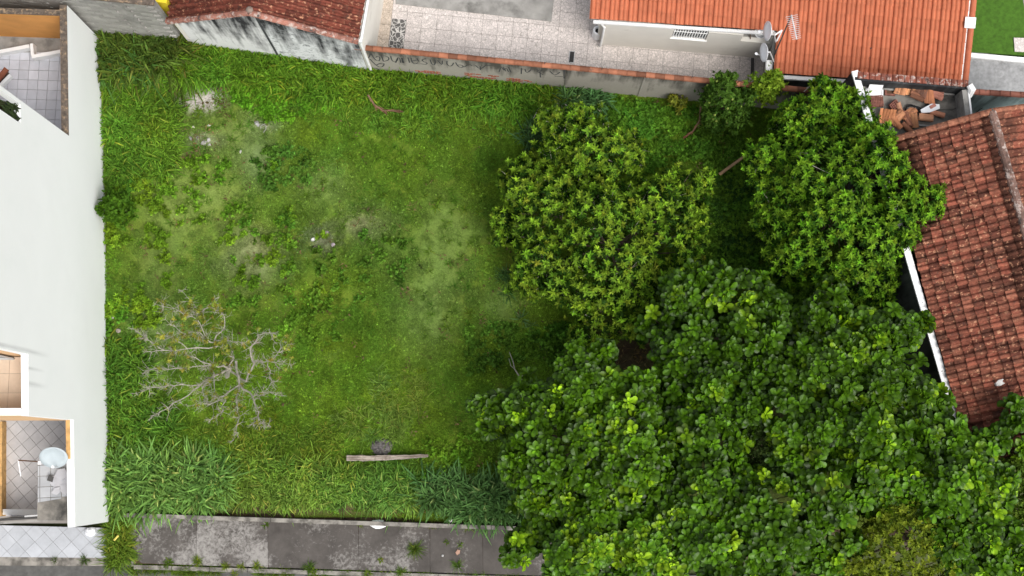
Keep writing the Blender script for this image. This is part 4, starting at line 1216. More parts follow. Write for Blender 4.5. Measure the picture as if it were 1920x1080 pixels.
pn = slab_thing('white_board', 1643, 160, (.42, .36, .03), -.12, .9, M['plastic_white'], 'plain white panel leaning on terrace parapet behind white tray', 'panel', .34)
tray = empty('white_tray', terr(1639, 170), 'square white moulded sink top lying on roof terrace', 'sink')
c = terr(1639, 170, .06); R_ = rotz(-.1)
MB().box(c, (.56, .36, .07), M=R_).build('slab', M['plastic_white'], tray)
for (dx, dy, lx, ly) in ((0, .16, .5, .03), (0, -.16, .5, .03), (.25, 0, .03, .3), (-.25, 0, .03, .3)):
    MB().box(c + R_ @ np.array([dx, dy, .045]), (lx, ly, .025), M=R_).build('rim', M['plastic_white'], tray)
MB().lathe([(.14, .036), (.14, .05), (.1, .05), (.1, .037)], c, 14, R_).build('bowl', M['white_trim'], tray)


def grate(name, px, py, sx, sy, rz, nx, ny, mat, label, cat, zb_=.02, tilt=0):
    root = empty(name, terr(px, py), label, cat); c = terr(px, py, zb_ + .06); R_ = rotz(rz) @ rotx(tilt)
    for i in range(nx + 1): MB().box(c + R_ @ np.array([-sx / 2 + sx * i / nx, 0, 0]), (.022, sy, .1), M=R_).build('rib', mat, root)
    for j in range(ny + 1): MB().box(c + R_ @ np.array([0, -sy / 2 + sy * j / ny, .002]), (sx, .022, .1), M=R_).build('cross_rib', mat, root)
    MB().box(c - R_ @ np.array([0, 0, .055]), (sx, sy, .01), M=R_).build('back', M['black'], root)


rust = m_plain('rust', (.24, .10, .075), .9, .4, 8)
grate('hollow_block', 1644, 190, .36, .33, .05, 7, 7, rust, 'dark red hollow clay block standing among leaves beside white capped wall', 'clay block')
grate('hollow_block', 1677, 198, .27, .26, .7, 4, 4, rust, 'small tilted dark red hollow clay block between tile stacks', 'clay block', .1, .4)
fr = empty('square_tray', terr(1669, 170), 'small square brown clay tray beside the white tray', 'tray'); c = terr(1669, 170, .06); R_ = rotz(-.08)
for (dx, dy, lx, ly) in ((0, .13, .32, .05), (0, -.13, .32, .05), (.14, 0, .05, .21), (-.14, 0, .05, .21)):
    MB().box(c + R_ @ np.array([dx, dy, 0]), (lx, ly, .09), M=R_).build('side', rust, fr)
MB().box(c - np.array([0, 0, .02]), (.22, .2, .03), M=R_).build('floor', M['wood_dark'], fr)

half2 = [(.075 * math.cos(t), .075 * math.sin(t)) for t in np.linspace(math.pi, 0, 7)]


def tile_mesh(name, ln, w0, w1, th=.014):
    V = []; F = []; k = 7
    for y, s_ in ((0, w0), (ln, w1)):
        for rr in (1.0, 1 - th / .075):
            for t in np.linspace(math.pi, 0, k): V.append((s_ * rr * math.cos(t), y - ln / 2, s_ * rr * math.sin(t)))
    for i in range(k - 1):
        F += [(i, i + 1, 2 * k + i + 1, 2 * k + i), (k + i + 1, k + i, 3 * k + i, 3 * k + i + 1), (k + i, k + i + 1, i + 1, i), (2 * k + i, 2 * k + i + 1, 3 * k + i + 1, 3 * k + i)]
    F += [(0, 2 * k, 3 * k, k), (k - 1, 2 * k - 1, 4 * k - 1, 3 * k - 1)]
    return mesh_only(name, V, F, M['terracotta'])


sp = tile_mesh('spare_tile', .46, .092, .078)
ST_ = [  # px, py, heading of the long side, lean, count, step (px), label, group, tone
    (1690, 163, -.28, .5, 4, (4.4, .8), 'clay roof tile in upright row right of the brown tray', 'row of tiles right of the brown tray', (.48, .22, .11)),
    (1706, 164, -.32, .45, 4, (4.6, .6), 'bright clay roof tile in second upright row under rusty plate', 'second upright row of tiles', (.55, .26, .12)),
    (1727, 170, -.22, .35, 5, (4.6, .5), 'blackened clay roof tile in dark stack right of rusty plate', 'dark blackened tile stack', (.16, .075, .05)),
    (1755, 172, 1.25, .12, 4, (-.6, 5.0), 'pinkish clay roof tile lying in stack at right of terrace pile', 'pinkish stack at right', (.42, .18, .13)),
    (1662, 217, -.2, .45, 5, (5.6, .4), 'orange clay roof tile in lower left upright row beside leaves', 'lower left row of tiles', (.50, .20, .09)),
    (1683, 219, -.75, .3, 3, (2.4, 3.0), 'slanting clay roof tile in middle of lower row', 'slanting tiles in lower row', (.50, .23, .12)),
    (1700, 222, .5, .2, 3, (3.4, 1.4), 'broken reddish clay roof tile in lower middle heap', 'broken tiles in lower heap', (.36, .15, .09)),
    (1714, 225, .15, .4, 2, (4.0, 0), 'upright clay roof tile at right end of lower row', 'upright pair at end of lower row', (.52, .24, .12)),
    (1735, 220, 1.48, .1, 2, (0, 4.5), 'clay roof tile lying flat below white slab', 'tiles below the white slab', (.55, .27, .15)),
    (1687, 205, .3, .3, 1, (0, 0), 'single clay roof tile curved over small hollow block', None, (.50, .25, .15)),
    (1701, 240, .9, .1, 1, (0, 0), 'fallen clay roof tile at bottom of terrace pile', None, (.38, .16, .09)),
    (1676, 226, .55, .25, 4, (3.2, 2.0), 'dull clay roof tile in the slanting heap below lower left row', 'slanting heap below lower left row', (.44, .18, .085)),
    (1702, 213, -.9, .25, 4, (3.4, 1.2), 'dusty clay roof tile in heap just left of the cable coil', 'heap left of the cable coil', (.46, .2, .10)),
    (1718, 176, 1.2, .2, 4, (.4, 4.2), 'sooty clay roof tile in front of the dark stack', 'sooty tiles in front of dark stack', (.22, .095, .055)),
    (1740, 180, .1, .3, 4, (4.2, 1.0), 'orange clay roof tile between dark stack and pinkish stack', 'row between dark and pinkish stacks', (.5, .2, .1)),
    (1757, 213, 1.3, .15, 1, (0, 0), 'short clay roof tile sticking out beside white slab', None, (.46, .2, .12))]
r_ = random.Random(31)
for (px, py, hd, lean, n_, (sx1, sy1), lb, grp, tn) in ST_:
    for k in range(n_):
        R_ = rotz(hd + r_.uniform(-.12, .12)) @ rotx(lean + r_.uniform(-.1, .1)) @ roty(r_.uniform(-.3, .3) + (1.0 if n_ >= 3 and abs(sx1) > 2 and k < n_ - 1 else 0))
        o = inst('spare_tile', sp, m4(R_, terr(px + sx1 * (k - (n_ - 1) / 2) , py + sy1 * (k - (n_ - 1) / 2), .10 + .14 * lean + .012 * k)))
        q = r_.uniform(.6, 1.3); o.color = tuple(t * q for t in tn) + (1,)
        tag(o, (('first', 'second', 'third', 'fourth', 'fifth')[k] + (' from top: ' if abs(sx1) < 1 else ' from left: ') + lb) if n_ > 1 else lb, 'roof tile', grp if n_ > 1 else None)
rp = m_plain('rust_plate', (.33, .13, .05), .85, .35, 6)
slab_thing('rusty_plate', 1713, 152, (.26, .3, .02), -.25, .75, rp, 'rusty brown plate propped on the terrace parapet', 'plate', .16)
slab_thing('clay_plate', 1747, 164, (.22, .3, .02), -.45, .5, m_plain('clay_plate', (.52, .24, .09), .85, .2, 6), 'orange clay plate leaning between dark and pinkish tile stacks', 'plate', .22)
ws = MB().prism([terr(1722, 209)[:2], terr(1742, 198)[:2], terr(1757, 199)[:2], terr(1758, 207)[:2], terr(1740, 214)[:2], terr(1724, 215)[:2]][::-1], FZ + .17, FZ + .23).build('white_slab', M['plastic_white'])
tag(ws, 'bright white broken slab on top of terrace tile pile', 'slab')
pk = slab_thing('tile_piece', 1749, 199, (.2, .1, .02), .5, .1, M['terracotta'], 'small pink tile piece lying on the white slab', 'tile piece', .235, None, (.5, .22, .17))
cb = MB()
for k in range(4):
    a = np.linspace(0, 6.6, 28); c = terr(1712 - k * 1.5, 206, .03 + .03 * k)
    cb.tube(np.stack([c[0] + (.24 - .03 * k) * np.cos(a + k), c[1] + (.13 + .012 * k) * np.sin(a + k), c[2] + .02 * np.sin(a * 3)], 1), .016, 5)
cb.tube([terr(1726, 212, .03), terr(1760, 206, .02), terr(1785, 206, .02), terr(1803, 198, .02)], .008, 5)
tag(cb.build('cable_coil', M['black'], None), 'loose black cable coil on the grey terrace floor', 'cable')
lg = slab_thing('terrace_ledge', 1755, 238, (1.5, .06, .08), -.1, 0, M['concrete'], 'thin raised concrete strip along terrace floor below tile pile', 'ledge', .0)

# old tiled roof
OH = empty('old_roof_house', np.append(at(1780, 550, 4.5)[:2], 0), 'house with weathered brown-red clay roof at right edge', 'house')
OZ, RZ = EZ + .0, 5.35
O0 = at(1660, 269, OZ); O1 = at(1818, 889, OZ)
R0 = at(1862, 222, RZ); R1 = at(1938, 484, RZ)
oe = nrm(np.append((O1 - O0)[:2], 0)); rdir = nrm(np.append((R1 - R0)[:2], 0)); oe = nrm(oe + rdir)
os_ = R0 - O0; os_ = os_ - oe * np.dot(os_, oe); Lo = np.linalg.norm(os_); os_ = os_ / Lo
on_ = np.cross(oe, os_)
Le = np.dot(O1 - O0, oe)
cw_, nr3 = 0.238, 10
rl_ = Lo / nr3
ncol_ = int(Le / cw_) + 1
Rr = O0 + os_ * Lo
mb = MB(); mb.slab3([O0, O0 + oe * Le, Rr + oe * Le, Rr], -on_, .08)
os2 = np.array([-os_[0], -os_[1], os_[2]]); on2 = np.cross(-oe, os2)
mb.slab3([Rr, Rr + oe * Le, Rr + oe * Le - os2 * 2.6, Rr - os2 * 2.6], -on2, .08)
roofO = mb.build('roof', M['wood_dark'], OH)
ot = profile_mesh('roof_tile', colonial(cw_), rl_ * 1.16, .065, M['old_tile'], .022)


def old_tone(r):
    k = r.choice([.55, .75, .9, 1.0, 1.1, 1.35]) * r.uniform(.85, 1.15); g = r.uniform(.9, 1.15)
    return (0.205 * k, 0.066 * k * g, 0.040 * k * g)


def hid(c):
    x, y = proj(c)
    return (1 if (y > 800 or y < -5 or x > 1935) else 0) + (1 if (x < 1770 - abs(y - 380) * .45 and 250 < y < 470) else 0)


roof_field(roofO, O0, oe, os_, ncol_, nr3, cw_, rl_, ot, old_tone, None, seed=17, limit=270, score=hid, jit=.012)
roof_field(roofO, Rr + oe * Le - os2 * rl_ * 6, -oe, os2, ncol_, 6, cw_, rl_, ot, old_tone, lambda c: proj(c)[0] < 1945, seed=18, limit=30, score=hid, jit=.012)
rdg = profile_mesh('ridge_tile', [(-.13, -.03), (-.11, .05), (-.05, .1), (.05, .1), (.11, .05), (.13, -.03)], .44, .035, M['rake_tile'], .02)
r_ = random.Random(6)
for k in range(int(Le / .38)):
    o = inst('ridge_tile', rdg, m4(np.stack([nrm(os_ * [1, 1, 0]), -oe, np.cross(nrm(os_ * [1, 1, 0]), -oe)], 1), Rr + oe * (.4 + .38 * k) + up * .05), roofO)
    q = r_.uniform(.6, 1.2); o.color = (.20 * q, .12 * q, .095 * q, 1)
rkt = profile_mesh('rake_tile', [(-.1, -.02), (-.08, .05), (-.03, .085), (.03, .085), (.08, .05), (.1, -.02)], rl_ * 1.1, .035, M['old_tile'], .02)
for sgn2, s2, n2, o0 in ((1, os_, on_, O0), (-1, os2, on2, Rr - os2 * rl_ * 6)):
    for j in range(nr3 if sgn2 == 1 else 6):
        o = inst('rake_tile', rkt, m4(np.stack([np.cross(s2, n2), s2, n2], 1), o0 + s2 * (j * rl_) - oe * .04 + n2 * .05), roofO); q = r_.uniform(.7, 1.3); o.color = (.25 * q, .10 * q, .06 * q, 1)
MB().prism([(O0 + os_ * .3)[:2], (O0 + oe * (Le - .2) + os_ * .3)[:2], (Rr + oe * (Le - .2) + os_ * 2)[:2], (Rr + os_ * 2)[:2]], -.2, OZ - .1).build('wall', M['dark_wall'], OH)
# a pale shell-like lichen patch and tile chip
for (x, y, s_, lb) in ((1876, 717, .14, 'pale broken tile chip lying low on the old red roof'), (1759, 359, .16, 'white plaster lump on the old red roof at tip of overhanging tree')):
    t = np.dot(at(x, y, 4.6) - O0, os_) ; c = onpl(x, y, O0, on_) + on_ * .1
    o = MB().lathe([(s_, -.04), (s_ * .9, .03), (s_ * .3, .05)], c, 7, rotz(.4) @ np.diag([1.3, .7, 1])).build('plaster_lump', M['stone']); o.color = (.6, .58, .55, 1); tag(o, lb, 'lump')

# blue wall with tile coping, neighbours' drive and lawn
bl0, bl1 = at(1816, 176, 3.6)[:2], at(1990, 186, 3.6)[:2]
BU = empty('blue_wall', np.append((bl0 + bl1) / 2, 0), 'pale blue wall with red clay coping and faint graffiti at right edge', 'wall')
MB().wall(bl0, bl1, .15, -.2, 3.6).build('wall', M['blue_wall'], BU)
bdd = nrm(bl1 - bl0); bnn = np.array([-bdd[1], bdd[0]])
for i in range(8):
    o = inst('coping_tile', cop, m4(np.stack([np.append(-bnn, 0), np.append(bdd, 0), np.cross(np.append(-bnn, 0), np.append(bdd, 0))], 1), np.append(bl0 + bdd * (i * .32) + bnn * .07, 3.61)), BU)
    q = r_.uniform(.5, .95); o.color = (.34 * q, .13 * q, .09 * q, 1)
ribbon('graffiti', [[(225, 950), (260, 920), (285, 908)], [(270, 970), (310, 940), (350, 912)], [(500, 960), (525, 945)], [(560, 960), (590, 925), (620, 905)], [(595, 950), (625, 940)]], (1780, 0), 4.5, np.append(bl0, 0), np.append(-bnn, 0), M['paint_black'], BU, .035)
sheet('neighbour_drive', [at(1815, 96, .0)[:2], at(2000, 120, 0)[:2], at(2000, 185, 0)[:2], at(1800, 170, 0)[:2]][::-1], .02, .2, M['weave_paving'])
sheet('neighbour_lawn', [at(1815, -60)[:2], at(2000, -60)[:2], at(2000, 110)[:2], at(1815, 98)[:2]][::-1], .05, .2, M['bright_turf'])
sheet('drive_edge', [at(1815, 99, .1)[:2], at(1990, 114, .1)[:2], at(1990, 124, .1)[:2], at(1815, 107, .1)[:2]][::-1], .12, .3, M['white_trim'])
st = MB().prism([at(1899, 72)[:2], at(1950, 74)[:2], at(1950, 100)[:2], at(1901, 98)[:2]][::-1], .0, .09).build('paving_stone', M['paving']); tag(st, 'square pinkish paving stone on bright lawn at right edge', 'paving stone')
sheet('garden_path', [at(1905, -60)[:2], at(1990, -60)[:2], at(1990, 60)[:2], at(1922, 28)[:2]][::-1], .062, .1, M['concrete'])

# ------------------------------------------------------------------ leaves, blades and crowns
OBOV = (np.array([0.0, .35, .68, .91, 1.0]), np.array([.06, .27, .50, .43, .14]))      # u, half width (times W)
LANC = (np.array([0.0, .4, .75, 1.0]), np.array([.12, .5, .38, .02]))
OVAL = (np.array([0.0, .35, .7, 1.0]), np.array([.1, .5, .42, .02]))
BLADE = (np.array([0.0, .22, .45, .68, .86, 1.0]), np.array([.36, .5, .48, .38, .22, .02]))


def leaf_array(P, D, N, L, W, shape, bend=0.25, fold=0.18, droop=None):
    """many leaves at once. P base, D direction, N upper side, L length, W width -> V, quads"""
    u, hw = shape; R_ = len(u); n = len(P)
    L = np.broadcast_to(L, (n,)); W = np.broadcast_to(W, (n,)); bend = np.broadcast_to(bend, (n,))
    D = nrm(D); Sd = nrm(np.cross(D, N)); Nn = np.cross(Sd, D)
    mid = P[:, None] + D[:, None] * (u[None, :, None] * L[:, None, None]) - Nn[:, None] * (bend[:, None, None] * (u ** 2)[None, :, None] * L[:, None, None])
    if droop is not None: mid[..., 2] -= droop[:, None] * (u ** 2.2)[None] * L[:, None]
    sd = Sd[:, None] * (hw[None, :, None] * W[:, None, None]); liftv = Nn[:, None] * (fold * hw[None, :, None] * W[:, None, None])
    V = np.stack([mid + sd + liftv, mid, mid - sd + liftv], 2)           # n,R,3,3
    i = np.arange(n * R_ * 3).reshape(n, R_, 3)
    q = np.stack([np.stack([i[:, :-1, k], i[:, :-1, k + 1], i[:, 1:, k + 1], i[:, 1:, k]], -1) for k in (0, 1)], 2)
    return V.reshape(-1, 3), q.reshape(-1, 4)


def perp(A):
    ref = np.where(np.abs(A[:, 2:3]) < .9, np.array([[0, 0, 1.0]]), np.array([[1.0, 0, 0]]))
    x = nrm(np.cross(ref, A)); return x, np.cross(A, x)


def whorl(P, A, n, L, W, tilt, col, shape, rng, bend=.25, jl=.2, jt=.2, cvar=.2, spread=0.0, fold=.18):
    """n leaves round each axis A at P; tilt = angle from the axis"""
    k = len(P); x, y = perp(A)
    ph = rng.random((k, 1)) * 6.283 + np.arange(n)[None] * 2.39996 + rng.normal(0, .2, (k, n))
    out = x[:, None] * np.cos(ph)[..., None] + y[:, None] * np.sin(ph)[..., None]
    t = tilt + rng.normal(0, jt, (k, n))
    D = A[:, None] * np.cos(t)[..., None] + out * np.sin(t)[..., None]
    N = A[:, None] * np.sin(t)[..., None] - out * np.cos(t)[..., None]
    Pb = np.repeat(P[:, None], n, 1) + out * spread
    m = k * n
    Ls = L * (1 + rng.normal(0, jl, m)).clip(.4, 1.7); Ws = W * (Ls / L)
    c = np.asarray(col); c = np.broadcast_to(c, (k, 3)) if c.ndim == 1 else c
    C = np.repeat(c[:, None], n, 1).reshape(m, 3) * (1 + rng.normal(0, cvar, (m, 1))).clip(.5, 1.6)
    V, F = leaf_array(Pb.reshape(m, 3), D.reshape(m, 3), N.reshape(m, 3), Ls, Ws, shape, bend, fold)
    return V, F, np.repeat(C, len(shape[0]) * 3, 0), (Pb.reshape(m, 3), D.reshape(m, 3), N.reshape(m, 3), Ls, Ws, C)


class LM:
    """gathers leaf arrays"""
    def __init__(s): s.V = []; s.F = []; s.C = []; s.n = 0
    def add(s, V, F, C):
        s.V.append(V); s.F.append(F + s.n); s.C.append(np.broadcast_to(C, V.shape)); s.n += len(V)
    def build(s, name, mat, parent=None, **k): return mk(name, np.concatenate(s.V), np.concatenate(s.F), mat, parent, False, np.concatenate(s.C), **k)


def blobs_px(lst):
    """(px, py, radius px, height of centre m, vertical radius m) -> centres and radii"""
    out = []
    for (px, py, r, z, rz) in lst:
        rr = r * mpp(z); out.append((at(px, py, z), rr, rr, rz))
    return out


def crown_pts(blobs, n, rng, inset=.1, lo=-.35, deep=.88):
    w_ = np.array([b[1] * b[2] + b[1] * b[3] for b in blobs]); cnt = rng.multinomial(n, w_ / w_.sum())
    P = []; A = []
    for bi, (b, k) in enumerate(zip(blobs, cnt)):
        d = nrm(rng.normal(size=(k * 3, 3))); d = d[d[:, 2] > lo][:k]
        r = np.array([b[1], b[2], b[3]])
        lump = .70 + .52 * fbm(d[:, 0] * 2.8 + bi * 7, d[:, 1] * 2.8 + d[:, 2] * 2 + bi)
        lump = lump + (rng.random(len(d)) < .10) * rng.random(len(d)) * .40 / max(b[1], .4)
        p = b[0] + d * r * lump[:, None] * (1 - np.abs(rng.normal(0, inset, (len(d), 1))))
        a = nrm(d / r)
        ok = np.ones(len(p), bool)
        for bj, c in enumerate(blobs):
            if bj != bi: ok &= ((((p - c[0]) / np.array([c[1], c[2], c[3]])) ** 2).sum(1) > deep ** 2)
        ok &= p[:, 2] > .25
        P.append(p[ok]); A.append(a[ok])
    return np.concatenate(P), np.concatenate(A)


def lumpy(bl, rng, k=5, s=.42, core=.84):
    out = []
    for (c, rx, ry, rz) in bl:
        out.append((c, rx * core, ry * core, rz * core))
        if rx < .5: continue
        for _ in range(k):
            d = nrm(rng.normal(size=3) + [0, 0, .45]); q = s * rng.uniform(.7, 1.25)
            out.append((c + d * np.array([rx, ry, rz]) * rng.uniform(.66, .86), rx * q, ry * q, max(rz, rx * .8) * q))
    return out


def limbs(root, base, blobs, r0, rng, mat, name='limb', sub=5):
    """trunk and limbs out to the lumps of the crown"""
    base = np.array(base, float)
    fork = base + np.array([rng.normal(0, .1), rng.normal(0, .1), .9])
    MB().tube([base - [0, 0, .15], base + [0, 0, .05], (base + fork) / 2, fork], [r0 * 1.5, r0 * 1.15, r0, r0 * .95], 9).build('trunk', mat, root)
    for b in blobs:
        c = b[0]; mid = fork * .5 + c * .5 + np.array([rng.normal(0, .15), rng.normal(0, .15), -.15])
        mb = MB(); mb.tube([fork, fork * .75 + mid * .25 + rng.normal(0, .04, 3), mid, c], [r0 * .7, r0 * .55, r0 * .4, r0 * .22], 6)
        for _ in range(sub):
            d = nrm(rng.normal(size=3) + [0, 0, .3]); e = c + d * np.array(b[1:4]) * .85
            s0 = mid * .35 + c * .65
            mb.tube([s0, (s0 + e) / 2 + rng.normal(0, .1, 3), e], [r0 * .2, r0 * .13, r0 * .05], 5)
        mb.build(name, mat, root)


rg = np.random.default_rng(11)


def star_tree(name, label, lst, base_px, n, young, old, r0=.11, group=None, L=.145, W=.05, seed=1, young_var=.25):
    """evergreen whose twigs end in star-shaped whorls of narrow leaves, the newest ones yellow-green"""
    rng = np.random.default_rng(seed)
    bl = blobs_px(lst); root = empty(name, at(*base_px, 0), label, 'tree', group)
    limbs(root, at(*base_px, 0), bl, r0, rng, M['bark'])
    P, A = crown_pts(lumpy(bl, rng, 5, .40), n, rng)
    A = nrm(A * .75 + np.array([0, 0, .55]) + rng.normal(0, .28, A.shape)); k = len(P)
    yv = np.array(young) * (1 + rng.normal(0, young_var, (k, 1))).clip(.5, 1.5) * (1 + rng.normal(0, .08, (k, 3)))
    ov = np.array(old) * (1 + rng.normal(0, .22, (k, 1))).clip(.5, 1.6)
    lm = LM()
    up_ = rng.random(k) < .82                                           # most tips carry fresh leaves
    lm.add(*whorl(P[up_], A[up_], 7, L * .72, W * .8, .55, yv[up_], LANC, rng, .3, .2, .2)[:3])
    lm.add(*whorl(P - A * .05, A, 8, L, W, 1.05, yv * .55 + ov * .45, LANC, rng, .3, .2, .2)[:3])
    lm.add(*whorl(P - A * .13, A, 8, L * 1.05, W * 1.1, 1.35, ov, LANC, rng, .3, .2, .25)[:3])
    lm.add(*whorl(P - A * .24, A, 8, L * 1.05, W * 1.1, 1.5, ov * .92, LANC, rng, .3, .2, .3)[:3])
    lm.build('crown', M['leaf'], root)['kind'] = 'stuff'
    mb = MB()
    for i in rng.choice(k, min(k, 420), False): mb.tube([P[i], P[i] - A[i] * .22 + rng.normal(0, .03, 3), P[i] - A[i] * .45 + rng.normal(0, .08, 3) - [0, 0, .08]], [.006, .009, .014], 4, False)
    mb.build('twigs', M['bark_pale'], root)['kind'] = 'stuff'
    return root


YG, DG = (.205, .335, .024), (.025, .068, .006)
star_tree('round_tree', 'broad rounded yellow-green tree with starry leaf tips in middle of lot', [
    (1030, 400, 92, 2.0, 1.5), (1120, 430, 118, 2.3, 1.6), (1236, 395, 80, 2.0, 1.4), (1060, 490, 100, 1.9, 1.4), (1165, 520, 104, 2.0, 1.5), (1255, 475, 80, 1.8, 1.4), (1125, 592, 66, 1.4, 1.1),
    (988, 360, 62, 1.6, 1.1), (960, 430, 42, 1.3, .9), (1290, 350, 46, 1.5, 1.0), (1000, 520, 52, 1.2, .9), (1208, 575, 66, 1.4, 1.1), (1300, 420, 36, 1.5, .9)], (1140, 480), 4000, YG, DG, .07, seed=21)
star_tree('small_round_tree', 'smaller yellow-green tree with starry leaf tips close behind the broad one', [
    (1066, 250, 58, 1.7, 1.1), (1110, 290, 74, 1.8, 1.2), (1165, 290, 52, 1.4, 1.0), (1040, 296, 46, 1.3, .9), (1085, 222, 34, 1.7, .8)], (1100, 290), 1100, (.200, .330, .024), DG, .05, seed=22)
star_tree('leaning_tree', 'fresh green starry-leaved tree leaning over white capped wall and old roof', [
    (1505, 240, 74, 2.9, 1.4), (1575, 215, 60, 3.0, 1.4), (1470, 320, 76, 2.8, 1.5), (1560, 330, 112, 3.5, 1.8), (1650, 320, 66, 4.2, 1.2), (1700, 370, 58, 4.6, .9), (1744, 383, 34, 4.7, .6), (1455, 415, 56, 2.4, 1.4),
    (1545, 440, 96, 3.2, 1.7), (1635, 440, 78, 3.9, 1.3), (1700, 440, 30, 4.4, .6), (1600, 515, 62, 2.9, 1.3), (1645, 530, 48, 2.7, 1.0), (1500, 490, 60, 2.5, 1.2), (1665, 500, 36, 3.0, .8), (1615, 570, 30, 2.0, .8),
    (1630, 262, 40, 4.4, .8), (1560, 170, 16, 3.4, .9), (1530, 160, 14, 3.4, .9)], (1560, 400), 4500, (.175, .335, .020), (.025, .074, .006), .08, seed=23)


def fine_tree(name, label, cat, lst, base_px, n, c1, c2, L=.07, W=.035, r0=.05, seed=1, fruit=None, group=None, shape=OVAL):
    """small-leaved bush or tree: sprays of little leaves"""
    rng = np.random.default_rng(seed); bl = blobs_px(lst); root = empty(name, at(*base_px, 0), label, cat, group)
    limbs(root, at(*base_px, 0), bl, r0, rng, M['bark'], sub=3)
    P, A = crown_pts(bl, n, rng, .14); k = len(P)
    A = nrm(A * .7 + [0, 0, .4] + rng.normal(0, .4, A.shape)); f = rng.random((k, 1))
    C = np.array(c1) * f + np.array(c2) * (1 - f); lm = LM()
    lm.add(*whorl(P, A, 6, L, W, .9, C, shape, rng, .2, .25, .35)[:3])
    lm.add(*whorl(P - A * L, A, 6, L, W, 1.2, C * .85, shape, rng, .2, .25, .35)[:3])
    lm.build('crown', M['leaf'], root)['kind'] = 'stuff'
    if fruit:
        sel = rng.choice(k, fruit[0], False)
        fm = mesh_only('fruit', *_sph(fruit[1]), M['stone'], True)
        for i in sel:
            o = inst('fruit', fm, m4(np.eye(3), P[i] + A[i] * .05), root); o.color = (*fruit[2], 1)
    return root


def _sph(r, k=8, m=5):
    V = [(0, 0, -r)]; F = []
    for j in range(1, m):
        a = -math.pi / 2 + math.pi * j / m
        for i in range(k): V.append((r * math.cos(a) * math.cos(6.2832 * i / k), r * math.cos(a) * math.sin(6.2832 * i / k), r * math.sin(a)))
    V.append((0, 0, r)); t = len(V) - 1
    for i in range(k): F += [(0, 1 + (i + 1) % k, 1 + i), (t, 1 + (m - 2) * k + i, 1 + (m - 2) * k + (i + 1) % k)]
    for j in range(m - 2):
        for i in range(k): F.append((1 + j * k + i, 1 + j * k + (i + 1) % k, 1 + (j + 1) * k + (i + 1) % k, 1 + (j + 1) * k + i))
    return V, F


fine_tree('citrus_tree', 'dense bright green citrus bush with pale fruit against the coped wall', 'tree', [(1350, 190, 38, 1.9, 1.2), (1372, 215, 32, 1.5, 1.0), (1340, 220, 26, 1.2, .8), (1358, 155, 20, 2.2, .7), (1390, 190, 26, 1.7, .9)],
          (1355, 205), 900, (.085, .165, .02), (.04, .095, .013), .10, .05, .06, 31, (16, .045, (.20, .26, .05)))
fine_tree('lime_shrub', 'small lime-green shrub beside the corner of orange tiled roof', 'shrub', [(1448, 155, 22, 2.4, .7), (1425, 168, 20, 2.2, .7), (1436, 180, 18, 1.9, .7)], (1435, 180), 300, (.25, .36, .03), (.14, .25, .02), .10, .05, .04, 32)
fine_tree('yellow_shrub', 'small yellowish leafy shrub at foot of the grey coped wall', 'shrub', [(1262, 188, 10, .5, .4), (1275, 193, 11, .45, .35)], (1269, 192), 90, (.30, .30, .03), (.16, .20, .03), .09, .045, .02, 33)
fine_tree('olive_tree', 'fine-leaved olive-yellow tree among glossy trees at lower right', 'tree', [(1700, 1000, 76, 5.2, 1.2), (1640, 1035, 56, 5.0, 1.1), (1770, 1020, 62, 5.0, 1.1), (1690, 950, 44, 5.4, .9), (1580, 1060, 50, 4.6, 1.0), (1720, 1065, 70, 5.1, 1.0)],
          (1700, 1010), 2600, (.22, .27, .020), (.085, .13, .012), .10, .045, .12, 34)
fine_tree('bright_tree', 'light green small-leaved tree at right edge beside glossy-leaved trees', 'tree', [(1905, 930, 46, 4.4, 1.2), (1880, 985, 40, 4.3, 1.0), (1925, 1010, 50, 4.4, 1.1), (1900, 880, 30, 4.4, .8)],
          (1915, 960), 1500, (.17, .26, .03), (.07, .13, .015), .10, .05, .1, 35)
fine_tree('dark_bush', 'dark fine-leaved bush poking through glossy crowns right of centre', 'bush', [(1435, 838, 52, 4.3, 1.0), (1400, 800, 34, 4.2, .9), (1470, 880, 34, 4.2, .8)], (1435, 840), 900, (.045, .075, .016), (.028, .05, .01), .09, .04, .06, 36)
fine_tree('wall_bush', 'dark green leafy bush growing against the tall white side wall', 'bush', [(208, 384, 15, .8, .5), (224, 374, 14, .8, .5), (236, 398, 18, .6, .4), (192, 394, 9, .9, .35), (214, 402, 14, .6, .4)], (222, 388), 200, (.085, .18, .012), (.05, .12, .010), .12, .06, .03, 37)

# glossy big-leaved trees: leaves in rosettes, the largest ones in view singly
u_, hw_ = OBOV
_lv, _lf = leaf_array(np.zeros((1, 3)), np.array([[0, 1.0, 0]]), np.array([[0, 0, 1.0]]), 1.0, .62, OBOV, .3, .4)
leaf_me = mesh_only('leaf', _lv, _lf, M['leaf_object'], False, np.tile(np.array([[1, 1, 1], [1.9, 1.6, 1.2], [1, 1, 1]]), (len(u_), 1)))


